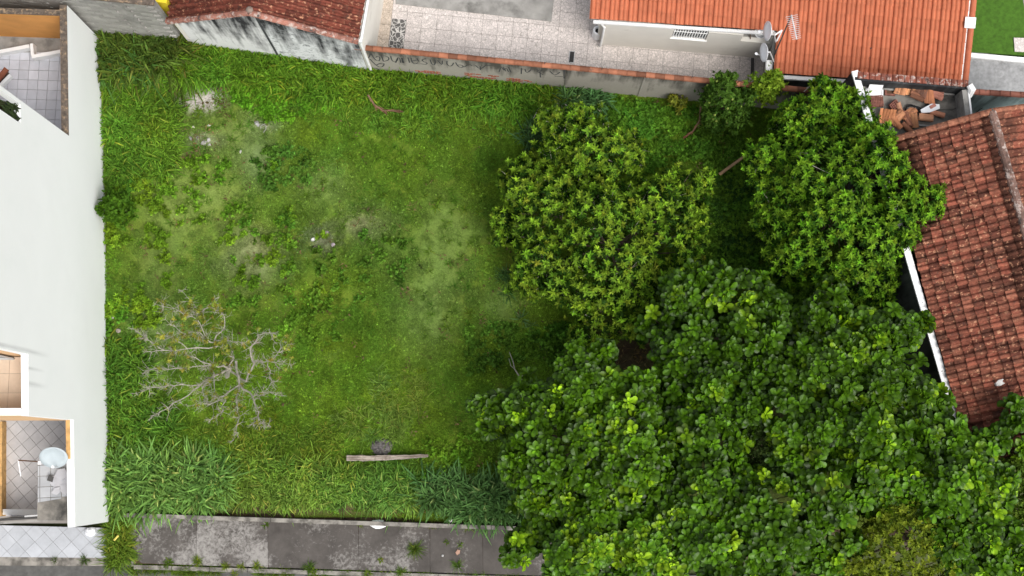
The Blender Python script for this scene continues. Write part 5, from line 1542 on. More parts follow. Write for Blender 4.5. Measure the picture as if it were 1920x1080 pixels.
def almond_tree(label, lst, base_px, n, seed, tone=(.029, .076, .0034), fresh=(.125, .235, .008), pf=.20, r0=.10, L=.24):
    rng = np.random.default_rng(seed); bl = blobs_px(lst); root = empty('glossy_tree', at(*base_px, 0), label, 'tree', 'glossy big-leaved trees at lower right')
    limbs(root, at(*base_px, 0), bl, r0, rng, M['bark'], sub=4)
    P, A = crown_pts(lumpy(bl, rng, 4, .38, .88), int(n * 1.3), rng, .13, -.2); k = len(P)
    A = nrm(A * .6 + [0, 0, .75] + rng.normal(0, .25, A.shape))
    new_growth = np.clip((fbm(P[:, 0] * .9 + seed, P[:, 1] * .9) - .42) * 5, .1, 2.2)[:, None]               # whole boughs flush with new leaves
    f = (rng.random((k, 1)) < pf * new_growth) * rng.uniform(.25, 1, (k, 1)); v = (1 + rng.normal(0, .3, (k, 1))).clip(.45, 1.7)
    C = (np.array(tone) * (1 - f) + np.array(fresh) * f) * v
    parts = []; lm = LM()
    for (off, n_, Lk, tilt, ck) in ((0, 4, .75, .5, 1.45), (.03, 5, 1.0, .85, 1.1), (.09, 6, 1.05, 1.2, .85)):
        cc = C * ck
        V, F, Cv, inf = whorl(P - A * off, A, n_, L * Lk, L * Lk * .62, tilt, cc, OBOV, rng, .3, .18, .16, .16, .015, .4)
        parts.append((V, F, Cv, inf))
    # pick the leaves that show largest: high ones facing up, inside the frame
    sc = []
    for a_, (V, F, Cv, inf) in enumerate(parts):
        px = proj(inf[0]); inn = (px[:, 0] > 5) & (px[:, 0] < 1915) & (px[:, 1] > 5) & (px[:, 1] < 1075)
        s = inf[0][:, 2] * .35 + inf[3] * 6 + inf[2][:, 2] * 1.2 - (a_ == 2) * .6 - (~inn) * 50 + rng.normal(0, .5, len(px)); sc.append(s)
    al = np.concatenate(sc); cut = np.sort(al)[-295]
    for s, (V, F, Cv, inf) in zip(sc, parts):
        m = len(s); big = s > cut; vpl = len(OBOV[0]) * 3; fpl = (len(OBOV[0]) - 1) * 2
        keep = ~big
        idx = np.where(keep)[0]
        V3 = V.reshape(m, vpl, 3)[keep].reshape(-1, 3); C3 = Cv.reshape(m, vpl, 3)[keep].reshape(-1, 3)
        F3 = (F.reshape(m, fpl, 4)[keep] - (idx * vpl)[:, None, None] + (np.arange(len(idx)) * vpl)[:, None, None]).reshape(-1, 4)
        mid = np.tile(np.array([[1, 1, 1], [1.9, 1.6, 1.2], [1, 1, 1]]), (len(C3) // 3, 1))
        lm.add(V3, F3, C3 * mid)
        Pb, D, N, Ls, Ws, Cc = inf
        for i in np.where(big)[0]:
            d = nrm(D[i]); x = nrm(np.cross(d, N[i])); z = np.cross(x, d)
            o = inst('leaf', leaf_me, frame(x, d, z, Pb[i], Ls[i]), root); o.color = (*Cc[i], 1)
    lm.build('foliage', M['leaf_glossy'], root)['kind'] = 'stuff'
    return root


almond_tree('glossy big-leaved tree nearest the starry round tree, just below it', [(1290, 560, 58, 3.6, 1.2), (1385, 565, 62, 3.8, 1.2), (1290, 650, 74, 3.9, 1.3), (1410, 650, 86, 4.2, 1.4), (1440, 585, 40, 3.6, 1.0), (1345, 720, 70, 4.2, 1.2), (1240, 610, 36, 3.2, .9), (1265, 720, 50, 3.6, 1.0)],
            (1350, 640), 700, 41)
almond_tree('glossy big-leaved tree reaching right to the white wall top', [(1560, 545, 22, 4.0, .7), (1545, 610, 60, 4.3, 1.2), (1620, 640, 64, 4.5, 1.2), (1685, 622, 34, 4.6, .9), (1728, 608, 15, 4.6, .5), (1560, 700, 80, 4.8, 1.3), (1650, 730, 76, 4.9, 1.2), (1715, 752, 46, 4.9, 1.0), (1762, 752, 26, 4.9, .6), (1480, 700, 60, 4.5, 1.2), (1690, 690, 26, 4.7, .8)],
            (1600, 680), 900, 42, (.029, .074, .0034))
almond_tree('glossy big-leaved tree spreading left over the lawn and pavement', [(1000, 770, 58, 3.6, 1.1), (1085, 740, 64, 3.8, 1.2), (925, 775, 34, 3.4, .8), (900, 765, 18, 3.3, .5), (1075, 660, 18, 3.4, .6), (1085, 690, 28, 3.5, .8), (1130, 660, 20, 3.4, .6), (1070, 840, 92, 4.0, 1.4), (990, 870, 52, 3.6, 1.1), (1180, 760, 74, 4.0, 1.3), (1180, 870, 92, 4.3, 1.4), (1100, 940, 74, 3.9, 1.2), (1010, 935, 40, 3.5, .9), (990, 1010, 26, 3.2, .7), (962, 1040, 18, 3.0, .5), (1020, 980, 34, 3.4, .7)],
            (1110, 840), 1450, 43, (.032, .082, .0034))
almond_tree('glossy big-leaved tree filling the middle of the lower right', [(1320, 800, 82, 4.5, 1.4), (1440, 750, 70, 4.7, 1.3), (1330, 910, 92, 4.6, 1.4), (1500, 820, 84, 5.1, 1.4), (1440, 960, 92, 5.0, 1.4), (1560, 920, 90, 5.2, 1.4), (1540, 1010, 70, 4.8, 1.2), (1250, 990, 70, 4.3, 1.2), (1380, 1050, 80, 4.8, 1.2)],
            (1420, 880), 1350, 44)
almond_tree('glossy big-leaved tree overlapping the lower end of the old roof', [(1620, 830, 84, 5.2, 1.3), (1700, 835, 64, 5.2, 1.1), (1775, 848, 52, 5.2, 1.0), (1838, 838, 28, 5.2, .7), (1868, 826, 20, 5.2, .6), (1902, 790, 22, 5.3, .5), (1910, 762, 14, 5.3, .4), (1915, 840, 14, 5.2, .4), (1700, 910, 70, 5.3, 1.2), (1800, 915, 84, 5.3, 1.2), (1850, 905, 26, 5.0, .8), (1830, 1000, 84, 5.2, 1.2), (1880, 1060, 60, 5.0, 1.1)],
            (1740, 880), 1300, 45, (.031, .082, .0034), (.125, .24, .008), .26)
almond_tree('young brighter glossy big-leaved tree over pavement at bottom edge', [(1110, 1030, 74, 4.3, 1.2), (1180, 1040, 64, 4.4, 1.2), (1050, 1060, 26, 3.6, .8), (1320, 1010, 54, 5.1, .9), (1110, 985, 40, 4.2, .9), (1240, 1060, 50, 4.5, 1.0)],
            (1140, 1050), 620, 46, (.036, .094, .005), (.15, .27, .012), .45)

# ------------------------------------------------------------------ the almost leafless tree
def bare_tree():
    rng = np.random.default_rng(5)
    root = empty('bare_tree', at(425, 705, 0), 'nearly leafless pale-branched tree with few yellow leaves on lower left lawn', 'tree')
    L_ = [  # traced main branches: points in the close view (x, y, z)
        [(770, 500, 1.5), (790, 640, 2.0), (870, 710, 2.5), (905, 800, 2.9), (900, 870, 3.1), (960, 880, 3.2)], [(790, 640, 2.0), (700, 705, 2.5), (640, 745, 2.7), (560, 750, 2.9), (500, 765, 3.0)],
        [(790, 640, 2.0), (770, 720, 2.5), (790, 830, 2.9), (755, 970, 3.2)], [(870, 710, 2.5), (930, 685, 2.8), (1040, 700, 3.1)], [(700, 705, 2.5), (690, 800, 2.9), (620, 850, 3.1)],
        [(660, 410, 2.0), (600, 370, 2.3), (540, 330, 2.6), (440, 325, 2.9), (350, 250, 3.2)], [(600, 370, 2.3), (540, 250, 2.8), (530, 180, 3.1), (450, 80, 3.4)], [(540, 250, 2.8), (430, 200, 3.1), (290, 160, 3.3)],
        [(540, 215, 2.9), (600, 180, 3.1), (645, 130, 3.3)], [(660, 410, 2.0), (480, 425, 2.5), (340, 435, 2.8), (250, 375, 3.0), (165, 310, 3.2)], [(340, 435, 2.8), (235, 440, 3.0)],
        [(720, 540, 1.4), (640, 520, 1.9), (560, 500, 2.3), (480, 460, 2.6)], [(720, 550, 1.4), (620, 600, 1.9), (560, 640, 2.2), (440, 730, 2.6), (320, 800, 2.9), (270, 830, 3.0)],
        [(560, 640, 2.2), (400, 645, 2.6), (290, 655, 2.8), (180, 690, 3.0)], [(620, 600, 1.9), (570, 660, 2.3), (590, 740, 2.7)], [(640, 570, 1.8), (640, 640, 2.3), (645, 720, 2.7)],
        [(720, 540, 1.2), (760, 480, 1.6), (660, 410, 2.0)], [(740, 560, 1.2), (830, 620, 1.7), (880, 510, 2.2), (860, 470, 2.4), (870, 400, 2.7), (900, 340, 2.9), (970, 330, 3.1), (1000, 385, 3.2)],
        [(875, 500, 2.3), (960, 500, 2.7), (1090, 515, 3.1)], [(960, 505, 2.7), (970, 590, 2.9), (990, 640, 3.1)], [(970, 500, 2.7), (1040, 420, 3.0), (1085, 400, 3.2)],
        [(640, 380, 2.1), (700, 300, 2.6), (695, 220, 2.9), (650, 190, 3.1)], [(650, 375, 2.1), (700, 370, 2.5), (750, 385, 2.8), (830, 385, 3.1)], [(480, 425, 2.5), (390, 355, 2.8), (320, 340, 3.0)], [(480, 540, 2.6), (310, 540, 2.9), (220, 570, 3.1)], [(640, 520, 1.9), (480, 540, 2.6)]]
    MB().tube([at(425, 705, -.1), at(426, 704, .1), at(428, 698, .7), at(430, 690, 1.35)], [.11, .085, .07, .05], 9).build('trunk', M['bark_pale'], root)
    tw = MB(); tips = []
    for li, pl in enumerate(L_):
        P3 = [at(200 + x / 3.176, 520 + y / 3.176, z) for x, y, z in pl]
        if pl[0][2] < 1.5 : P3 = [at(430, 690, 1.3)] + P3[0:]
        Q = []
        for i in range(len(P3) - 1):
            for t in (0, .33, .66): Q.append(P3[i] * (1 - t) + P3[i + 1] * t + (rng.normal(0, .025, 3) if t else 0))
        Q.append(P3[-1]); Q = np.array(Q); n = len(Q)
        ra = .042 if pl[0][2] < 1.6 else (.024 if pl[0][2] < 2.2 else .015)
        MB().tube(Q, np.linspace(ra, .004, n), 6).build('branch', M['bark_pale'], root)
        Ls = np.linalg.norm(np.diff(Q, axis=0), axis=1).sum()
        for _ in range(int(Ls * 25)):
            i = rng.integers(max(1, n // 5), n); p = Q[i]; T = nrm(Q[min(i + 1, n - 1)] - Q[max(i - 1, 0)])
            d = nrm(T * .6 + rng.normal(0, .75, 3) + [0, 0, .15]); ln = rng.uniform(.10, .42) * (1.0 if i < n * .75 else .55)
            q1 = p + d * ln * .5; q2 = p + nrm(d + rng.normal(0, .3, 3)) * ln
            tw.tube([p, q1, q2], [.0062, .0045, .0022], 4, False); tips.append(q2)
            if rng.random() < .75:
                for _k in range(rng.integers(1, 4)):
                    q3 = q1 + nrm(d + rng.normal(0, .7, 3)) * ln * .6; tw.tube([q1, (q1 + q3) / 2 + rng.normal(0, .015, 3), q3], [.0042, .0032, .002], 4, False); tips.append(q3)
    tw.build('twigs', M['bark_pale'], root)['kind'] = 'stuff'
    T = np.array(tips); pp = proj(T); lx, ly = (pp[:, 0] - 200) * 3.176, (pp[:, 1] - 520) * 3.176
    pr = np.full(len(T), .05)
    for (x, y, r, s) in ((380, 200, 90, .8), (520, 260, 130, .7), (680, 270, 90, .8), (470, 310, 120, .5), (690, 470, 90, .8), (760, 260, 50, .7), (910, 260, 60, .4), (1070, 410, 50, .7), (1060, 580, 60, .6), (420, 430, 80, .5), (790, 760, 60, .3), (480, 530, 50, .5)):
        pr = np.maximum(pr, s * np.exp(-((lx - x) ** 2 + (ly - y) ** 2) / r ** 2))
    s = rng.random(len(T)) < pr * .5; P = T[s]; A = nrm(rng.normal(size=P.shape) + [0, 0, .8])
    C = np.array([.23, .25, .04]) * (1 + rng.normal(0, .2, (len(P), 1))) * (1 + rng.normal(0, .08, (len(P), 3)))
    lm = LM(); lm.add(*whorl(P, A, 6, .085, .034, 1.0, C, LANC, rng)[:3]); lm.add(*whorl(P - A * .04, A, 5, .085, .034, 1.2, C * .85, LANC, rng)[:3])
    lm.build('leaves', M['leaf'], root)['kind'] = 'stuff'


bare_tree()

# ------------------------------------------------------------------ grass and weeds: tufts strewn over the lot
def blades(n, L, W, spread, lean, rng, droop=(.35, .9), base_r=.06, tipcol=1.3):
    a = rng.random(n) * 6.283; r = base_r * np.sqrt(rng.random(n))
    P = np.stack([r * np.cos(a), r * np.sin(a), np.zeros(n)], 1)
    b = a + rng.normal(0, .9, n); t = np.abs(rng.normal(lean, spread, n)).clip(.05, 1.45)
    D = np.stack([np.sin(t) * np.cos(b), np.sin(t) * np.sin(b), np.cos(t)], 1)
    N = np.stack([-np.cos(t) * np.cos(b), -np.cos(t) * np.sin(b), np.sin(t)], 1)
    Ls = L * rng.uniform(.55, 1.15, n)
    V, F = leaf_array(P, D, N, Ls, W * rng.uniform(.7, 1.2, n), BLADE, 0.0, .25, rng.uniform(*droop, n))
    V[:, 2] = np.maximum(V[:, 2], .01 + .02 * rng.random(len(V)))
    g = rng.uniform(.55, 1.5, (n, 1, 1)); ramp_ = np.linspace(.8, tipcol, len(BLADE[0]))[None, :, None]
    C = np.broadcast_to(g * ramp_, (n, len(BLADE[0]), 3))
    dry = (rng.random((n, 1, 1)) < .06); C = np.where(dry, C * np.array([1.9, 1.25, 1.6]), C)
    return V, F, np.repeat(C, 3, 1).reshape(-1, 3)


def sources(name, fn, k, mat):
    c = bpy.data.collections.new(name)                                  # kept out of the scene: only strewn copies show
    for i in range(k):
        V, F, C = fn(np.random.default_rng(100 + i))
        me = bpy.data.meshes.new(name); me.from_pydata(V.tolist(), [], F.tolist()); me.update(); me.materials.append(mat)
        a = me.attributes.new('col', 'FLOAT_COLOR', 'POINT'); c4 = np.ones((len(V), 4), np.float32); c4[:, :3] = C; a.data.foreach_set('color', c4.ravel())
        c.objects.link(bpy.data.objects.new(f'{name}_{i}', me))
    return c


def strew(name, pts, scale, col, coll, k, seed=1, label=None, cat=None, tiltr=.12, yaw=None):
    """one object: points carrying turn, size, kind and colour; geometry nodes put a tuft on each"""
    rng = np.random.default_rng(seed); n = len(pts)
    me = bpy.data.meshes.new(name); me.vertices.add(n); me.vertices.foreach_set('co', np.asarray(pts, np.float32).ravel())
    def att(nm, ty, fld, v):
        a = me.attributes.new(nm, ty, 'POINT'); a.data.foreach_set(fld, np.ascontiguousarray(v).ravel())
    rot = np.stack([rng.normal(0, tiltr, n), rng.normal(0, tiltr, n), rng.random(n) * 6.283 if yaw is None else yaw + rng.normal(0, .35, n)], 1)
    att('rot', 'FLOAT_VECTOR', 'vector', rot.astype(np.float32)); att('scl', 'FLOAT', 'value', np.broadcast_to(scale, (n,)).astype(np.float32))
    att('vi', 'INT', 'value', rng.integers(0, k, n).astype(np.int32)); att('icol', 'FLOAT_VECTOR', 'vector', np.asarray(col, np.float32))
    o = bpy.data.objects.new(name, me); COL.objects.link(o); o['kind'] = 'stuff'
    if label: o['label'] = label
    if cat: o['category'] = cat
    g = bpy.data.node_groups.new(name, 'GeometryNodeTree')
    g.interface.new_socket('Geometry', in_out='INPUT', socket_type='NodeSocketGeometry'); g.interface.new_socket('Geometry', in_out='OUTPUT', socket_type='NodeSocketGeometry')
    N_ = g.nodes.new; gi, go, ip, ci = N_('NodeGroupInput'), N_('NodeGroupOutput'), N_('GeometryNodeInstanceOnPoints'), N_('GeometryNodeCollectionInfo')
    ci.inputs['Collection'].default_value = coll; ci.inputs['Separate Children'].default_value = True; ci.inputs['Reset Children'].default_value = True
    def na(nm, ty):
        a = N_('GeometryNodeInputNamedAttribute'); a.data_type = ty; a.inputs['Name'].default_value = nm; return a.outputs['Attribute']
    lk = g.links.new
    lk(gi.outputs[0], ip.inputs['Points']); lk(ci.outputs[0], ip.inputs['Instance']); ip.inputs['Pick Instance'].default_value = True
    lk(na('vi', 'INT'), ip.inputs['Instance Index']); lk(na('scl', 'FLOAT'), ip.inputs['Scale'])
    er = N_('FunctionNodeEulerToRotation'); lk(na('rot', 'FLOAT_VECTOR'), er.inputs[0]); lk(er.outputs[0], ip.inputs['Rotation'])
    lk(ip.outputs[0], go.inputs[0])
    md = o.modifiers.new('strew', 'NODES'); md.node_group = g
    return o


def zone(polys):
    """[(polygon px, count)] -> points on the lot floor"""
    px = np.concatenate([rndpoly(p, n) for p, n in polys])
    P = at(px[:, 0], px[:, 1], 0.0); ok = (P[:, 0] > wx(P[:, 1]) + .06)
    yn = np.interp(P[:, 0], [q[0] for q in ([-14.2, 15.2], NB[1], NB[2], NB[3])], [q[1] for q in ([-14.2, 14.75], NB[1], NB[2], NB[3])])
    ok &= P[:, 1] < yn - .05
    return px[ok], P[ok]


def tone(P, base, var=.2, hue=.12, sc=.6, seed=0):
    rng = np.random.default_rng(seed); n = len(P)
    f = fbm(P[:, 0] * sc + 3, P[:, 1] * sc + seed)[:, None]
    c = np.array(base) * np.array([1.15, 1.15, 1.1]) * (1 + (f - .5) * 2.2 * var) * (1 + rng.normal(0, var * .6, (n, 1)))
    c = c * (1 + (fbm(P[:, 0] * sc * 1.9 + 40, P[:, 1] * sc * 1.9)[:, None] - .5) * 2 * np.array([hue * 2.2, hue * .3, -hue]))
    return c.clip(.004, 1)


c_tall = sources('tall_blades', lambda r: blades(24, .95, .036, .35, .6, r, (.35, 1.0), .12, 1.6), 6, M['blade'])
c_cane = sources('cane_blades', lambda r: blades(20, 1.15, .055, .33, .6, r, (.3, .8), .10, 1.7), 5, M['blade'])
c_mid = sources('mid_blades', lambda r: blades(30, .48, .018, .4, .8, r, (.2, .7), .08), 6, M['blade'])


def lawn_patch(r):
    n = 90; lm = LM()
    P = np.concatenate([r.uniform(-.2, .2, (n, 2)), np.zeros((n, 1))], 1); a = r.random(n) * 6.283; t = r.uniform(.3, 1.2, n)
    D = np.stack([np.sin(t) * np.cos(a), np.sin(t) * np.sin(a), np.cos(t)], 1); N = np.stack([-np.cos(t) * np.cos(a), -np.cos(t) * np.sin(a), np.sin(t)], 1)
    V, F = leaf_array(P, D, N, r.uniform(.06, .15, n), r.uniform(.008, .014, n), LANC, .4, .2); lm.add(V, F, np.repeat(r.uniform(.7, 1.3, (n, 1)) * np.ones((1, 3)), 12, 0))
    m = 9; P = np.concatenate([r.uniform(-.2, .2, (m, 2)), r.uniform(.02, .06, (m, 1))], 1); A = nrm(r.normal(0, .35, (m, 3)) + [0, 0, 1.0])
    lm.add(*whorl(P, A, 4, .035, .022, 1.15, np.ones((m, 3)) * r.uniform(.8, 1.35, (m, 1)), OVAL, r)[:3])
    return np.concatenate(lm.V), np.concatenate(lm.F), np.concatenate(lm.C)


def weed(r, n=9, L=.11, W=.04, h=.28, sh=LANC):
    """several upright stems with starry whorls"""
    lm = LM()
    for s in range(n):
        a = r.random() * 6.283; d = nrm(np.array([math.cos(a) * .7, math.sin(a) * .7, 1.0]) + r.normal(0, .2, 3)); hh = h * r.uniform(.5, 1.1); b = np.append(r.normal(0, .07, 2), 0)
        k = 4; P = b + d * (np.linspace(.35, 1, k) * hh)[:, None]; A = np.repeat(d[None], k, 0)
        c = np.linspace(.75, 1.3, k)[:, None] * np.array([[1, 1, 1]])
        lm.add(*whorl(P, A, 5, L, W, 1.0, c, sh, r, .25)[:3])
    return np.concatenate(lm.V), np.concatenate(lm.F), np.concatenate(lm.C)


c_lawn = sources('lawn_patch', lawn_patch, 6, M['blade'])
c_weed = sources('starry_weed', weed, 5, M['blade'])
c_leafy = sources('leafy_weed', lambda r: weed(r, 12, .075, .05, .22, OVAL), 5, M['blade'])

# short turf everywhere, thinner on the bare spots
LOTP = [(176, 60), (345, 80), (520, 112), (700, 135), (1310, 195), (1580, 230), (1650, 560), (1640, 660), (1500, 700), (1200, 760), (1000, 985), (235, 962), (203, 975), (200, 500)]
px, P = zone([(LOTP, 12500)])
k_ = RNG.random(len(px)) > patch_mask(px[:, 0], px[:, 1]) * .62
dark_soil = ((px[:, 0] - 1180) / 100) ** 2 + ((px[:, 1] - 660) / 60) ** 2 < 1
k_ &= ~dark_soil & ~((px[:, 1] > 944 + (px[:, 0] - 232) * .033) & (px[:, 0] > 330))
thin = fbm(P[:, 0] * .55 + 5, P[:, 1] * .55 + 2); k_ &= RNG.random(len(px)) < np.clip(.35 + 1.6 * (thin - .3), .25, 1)
px, P = px[k_], P[k_]


def worn(px, C):
    """grass on the worn spots is sparse and paler by nature"""
    for (cx, cy, rx, ry, c, s) in PATCH[3:24]:
        m = (np.exp(-(((px[:, 0] - cx) / (rx * 1.25)) ** 2 + ((px[:, 1] - cy) / (ry * 1.25)) ** 2)) * s * 1.1)[:, None].clip(0, 1)
        m = m * np.clip(.4 + 1.1 * fbm(px[:, 0] * .06, px[:, 1] * .06 + cx)[:, None], 0, 1)
        C = C * (1 - m) + np.array(c) * 1.15 * m
    return C


strew('grass', P, RNG.uniform(.7, 1.35, len(P)) * (1 - .45 * patch_mask(px[:, 0], px[:, 1])), worn(px, tone(P, (.114, .210, .018), .32, .13, .7, 1)), c_lawn, 6, 1)
# creeping leafy patches
LEAFY = [([(430, 110), (600, 125), (640, 200), (520, 230), (440, 200)], 260, (.062, .15, .010)), ([(470, 280), (560, 270), (600, 320), (560, 360), (480, 350)], 150, (.050, .105, .014)), ([(360, 300), (430, 300), (430, 345), (370, 350)], 60, (.07, .15, .012)),
         ([(200, 225), (240, 225), (250, 380), (205, 380)], 110, (.05, .115, .012)), ([(1140, 190), (1310, 205), (1290, 300), (1200, 320), (1150, 260)], 320, (.055, .125, .012)), ([(690, 120), (1050, 170), (1000, 260), (700, 230)], 160, (.058, .13, .012)),
         ([(1335, 330), (1420, 330), (1440, 480), (1350, 500)], 330, (.028, .068, .012)), ([(560, 430), (760, 420), (760, 560), (560, 560)], 90, (.06, .125, .014)), ([(200, 560), (260, 560), (250, 660), (205, 660)], 60, (.07, .16, .014)),
         ([(540, 560), (640, 560), (620, 680), (540, 640)], 80, (.06, .125, .012)), ([(780, 830), (900, 800), (920, 880), (800, 900)], 110, (.075, .15, .012)), ([(850, 620), (960, 600), (980, 680), (880, 700)], 120, (.045, .10, .012)),
         ([(250, 250), (340, 250), (420, 420), (260, 420)], 110, (.085, .165, .014)), ([(430, 380), (560, 400), (540, 620), (420, 600)], 110, (.072, .145, .014))]
pts, cols = [], []
for i, (pl, n, c) in enumerate(LEAFY):
    px, P = zone([(pl, int(n * (.8 if i in (0, 3, 4, 6) else .35)))]); kk_ = RNG.random(len(P)) > patch_mask(px[:, 0], px[:, 1]) * .9; P = P[kk_]; pts.append(P); cols.append(tone(P, np.array(c) * (1.3 if i != 6 else 1.0), .25, .15, .9, 30 + i))
strew('leafy_weeds', np.concatenate(pts), RNG.uniform(.45, 1.0, sum(map(len, pts))), np.concatenate(cols), c_leafy, 5, 2)
# starry light-green weeds along the white wall and here and there
px, P = zone([([(203, 395), (262, 390), (262, 480), (300, 560), (285, 610), (203, 640)], 150), ([(215, 290), (330, 300), (330, 560), (215, 560)], 90), ([(330, 330), (600, 300), (620, 560), (330, 540)], 110), ([(240, 560), (330, 560), (320, 700), (240, 700)], 40), ([(780, 660), (820, 660), (815, 700), (780, 700)], 6)])
clump = fbm(P[:, 0] * 1.1, P[:, 1] * 1.1); k_ = (clump > .5) & (RNG.random(len(P)) > patch_mask(px[:, 0], px[:, 1]) * .9); P = P[k_]
strew('starry_weeds', P, RNG.uniform(.5, 1.0, len(P)), tone(P, (.12, .21, .016), .2, .15, .9, 3), c_weed, 5, 3)
# tall arching grass by the walls
TALL = [([(176, 62), (345, 86), (520, 112), (700, 136), (900, 158), (1060, 172), (1060, 205), (900, 205), (700, 190), (560, 178), (430, 150), (330, 150), (250, 190), (205, 200)], 820, .95, (.066, .140, .010)),
        ([(176, 62), (345, 86), (345, 118), (260, 140), (195, 140)], 210, 1.6, (.048, .088, .013)), ([(200, 190), (330, 190), (325, 330), (212, 330)], 170, .95, (.070, .145, .012)),
        ([(430, 165), (1000, 205), (980, 260), (760, 260), (560, 220)], 240, .5, (.075, .150, .013)),
        ([(200, 640), (262, 660), (330, 800), (300, 860), (198, 860)], 190, .95, (.062, .130, .012)), ([(195, 845), (420, 840), (660, 880), (800, 895), (800, 930), (640, 925), (400, 915), (200, 930)], 330, .85, (.085, .165, .020)),
        ([(310, 900), (780, 912), (780, 945), (330, 936)], 260, .85, (.095, .175, .026)),
        ([(330, 800), (640, 800), (660, 880), (420, 850)], 130, .55, (.085, .135, .012)), ([(206, 975), (236, 975), (248, 1040), (212, 1062)], 80, .75, (.075, .125, .012))]
pts, cols, sc = [], [], []
for i, (pl, n, s_, c) in enumerate(TALL):
    if i == len(TALL) - 1: q = rndpoly(pl, n); P = at(q[:, 0], q[:, 1], -.03)
    else: px, P = zone([(pl, n)])
    pts.append(P); cols.append(tone(P, np.array(c) * [1.2, 1.15, 1.4], .28, .2, .8, 50 + i)); sc.append(s_ * RNG.uniform(.7, 1.25, len(P)))
strew('tall_grass', np.concatenate(pts), np.concatenate(sc), np.concatenate(cols), c_tall, 6, 4)
CANE = [([(205, 862), (420, 872), (430, 930), (335, 945), (235, 955), (205, 945)], 170, 1.1, (.095, .175, .040)), ([(790, 905), (965, 915), (985, 965), (880, 965), (790, 935)], 120, 1.0, (.062, .130, .038)),
        ([(1045, 172), (1130, 178), (1130, 205), (1050, 205)], 26, .95, (.060, .125, .040)), ([(985, 240), (1025, 240), (1025, 290), (985, 290)], 14, .8, (.048, .105, .035)), ([(975, 595), (1000, 595), (1000, 615), (980, 615)], 2, .5, (.06, .12, .04)), ([(930, 500), (960, 500), (970, 570), (950, 570)], 8, .45, (.05, .11, .03))]
pts, cols, sc = [], [], []
for i, (pl, n, s_, c) in enumerate(CANE):
    px, P = zone([(pl, n)]); pts.append(P); cols.append(tone(P, c, .2, .1, .8, 70 + i)); sc.append(s_ * RNG.uniform(.7, 1.2, len(P)))
strew('cane_grass', np.concatenate(pts), np.concatenate(sc), np.concatenate(cols), c_cane, 5, 5)
MID = [([(690, 690), (800, 690), (800, 780), (740, 830), (660, 815), (600, 780), (680, 760)], 90, 1.0, (.125, .205, .036)), ([(540, 700), (960, 650), (940, 880), (560, 880)], 60, .6, (.075, .14, .014)), ([(200, 400), (900, 300), (900, 640), (560, 640), (210, 640)], 230, .55, (.080, .155, .015)),
       ([(330, 200), (1000, 260), (960, 400), (330, 420)], 200, .6, (.078, .155, .014)), ([(240, 780), (520, 760), (640, 840), (260, 860)], 120, .75, (.080, .14, .012)), ([(640, 860), (790, 860), (780, 925), (600, 925)], 90, 1.0, (.07, .145, .02)), ([(1290, 240), (1340, 240), (1340, 300), (1290, 300)], 20, .6, (.05, .11, .012)),
       ([(430, 700), (560, 700), (560, 800), (470, 820)], 40, .6, (.07, .125, .012))]
pts, cols, sc = [], [], []
for i, (pl, n, s_, c) in enumerate(MID):
    px, P = zone([(pl, n)]); pts.append(P); cols.append(tone(P, c, .2, .2, .8, 90 + i)); sc.append(s_ * RNG.uniform(.6, 1.3, len(P)))
strew('grass_tufts', np.concatenate(pts), np.concatenate(sc), np.concatenate(cols), c_mid, 6, 6)

# low weeds in the gutter, dry leaves and stalks strewn about
q = rndpoly([(245, 1060), (1000, 1083), (1000, 1090), (245, 1072)], 230); P = at(q[:, 0], q[:, 1], -.12)
P = P[fbm(P[:, 0] * 1.3, P[:, 1]) > .42]
strew('gutter_weeds', P, RNG.uniform(.35, .8, len(P)), tone(P, (.085, .14, .018), .3, .2, 1, 7), c_mid, 6, 7)


def litter(r):
    n = 5; P = np.concatenate([r.uniform(-.12, .12, (n, 2)), r.uniform(.03, .07, (n, 1))], 1); a = r.random(n) * 6.283
    D = np.stack([np.cos(a), np.sin(a), r.normal(0, .2, n)], 1); N = nrm(r.normal(0, .4, (n, 3)) + [0, 0, 1.0])
    L_ = np.where(r.random(n) < .35, r.uniform(.2, .4, n), r.uniform(.06, .13, n)); W_ = np.where(L_ > .18, .014, L_ * .5)
    V, F = leaf_array(P, D, N, L_, W_, LANC, .25, .3); return V, F, np.repeat(r.uniform(.6, 1.5, (n, 1)) * np.ones((1, 3)), 12, 0)


c_lit = sources('dry_litter', litter, 6, M['blade'])
px, P = zone([(LOTP, 420), ([(1080, 600), (1260, 600), (1260, 720), (1080, 720)], 90), ([(1290, 230), (1420, 250), (1420, 340), (1300, 330)], 40), ([(310, 150), (440, 160), (430, 300), (320, 300)], 60)])
P = P + [0, 0, .05]
strew('dry_litter', P, RNG.uniform(.5, 1.1, len(P)), tone(P, (.13, .095, .045), .4, .1, 2, 8), c_lit, 6, 8)
px, P = zone([([(1300, 250), (1400, 260), (1420, 520), (1330, 480)], 260), ([(1420, 480), (1560, 540), (1640, 560), (1620, 600), (1440, 560)], 200), ([(1040, 600), (1120, 640), (1060, 700), (960, 640)], 60)])
strew('shade_undergrowth', P, RNG.uniform(.6, 1.2, len(P)), tone(P, (.062, .135, .014), .25, .15, 1, 9), c_leafy, 5, 9)

# ------------------------------------------------------------------ single weeds growing from the pavement joints
def tuft(px, py, n, L, lean, c, label, seed, z=0.0, W=.014):
    rng = np.random.default_rng(seed); V, F, C = blades(n, L, W, .35, lean, rng, (.15, .5), .05)
    o = mk('weed_tuft', V + at(px, py, z), F, M['leaf'], None, False, C * np.array(c), origin=at(px, py, z)); tag(o, label, 'weed', 'weeds growing from the pavement joints')


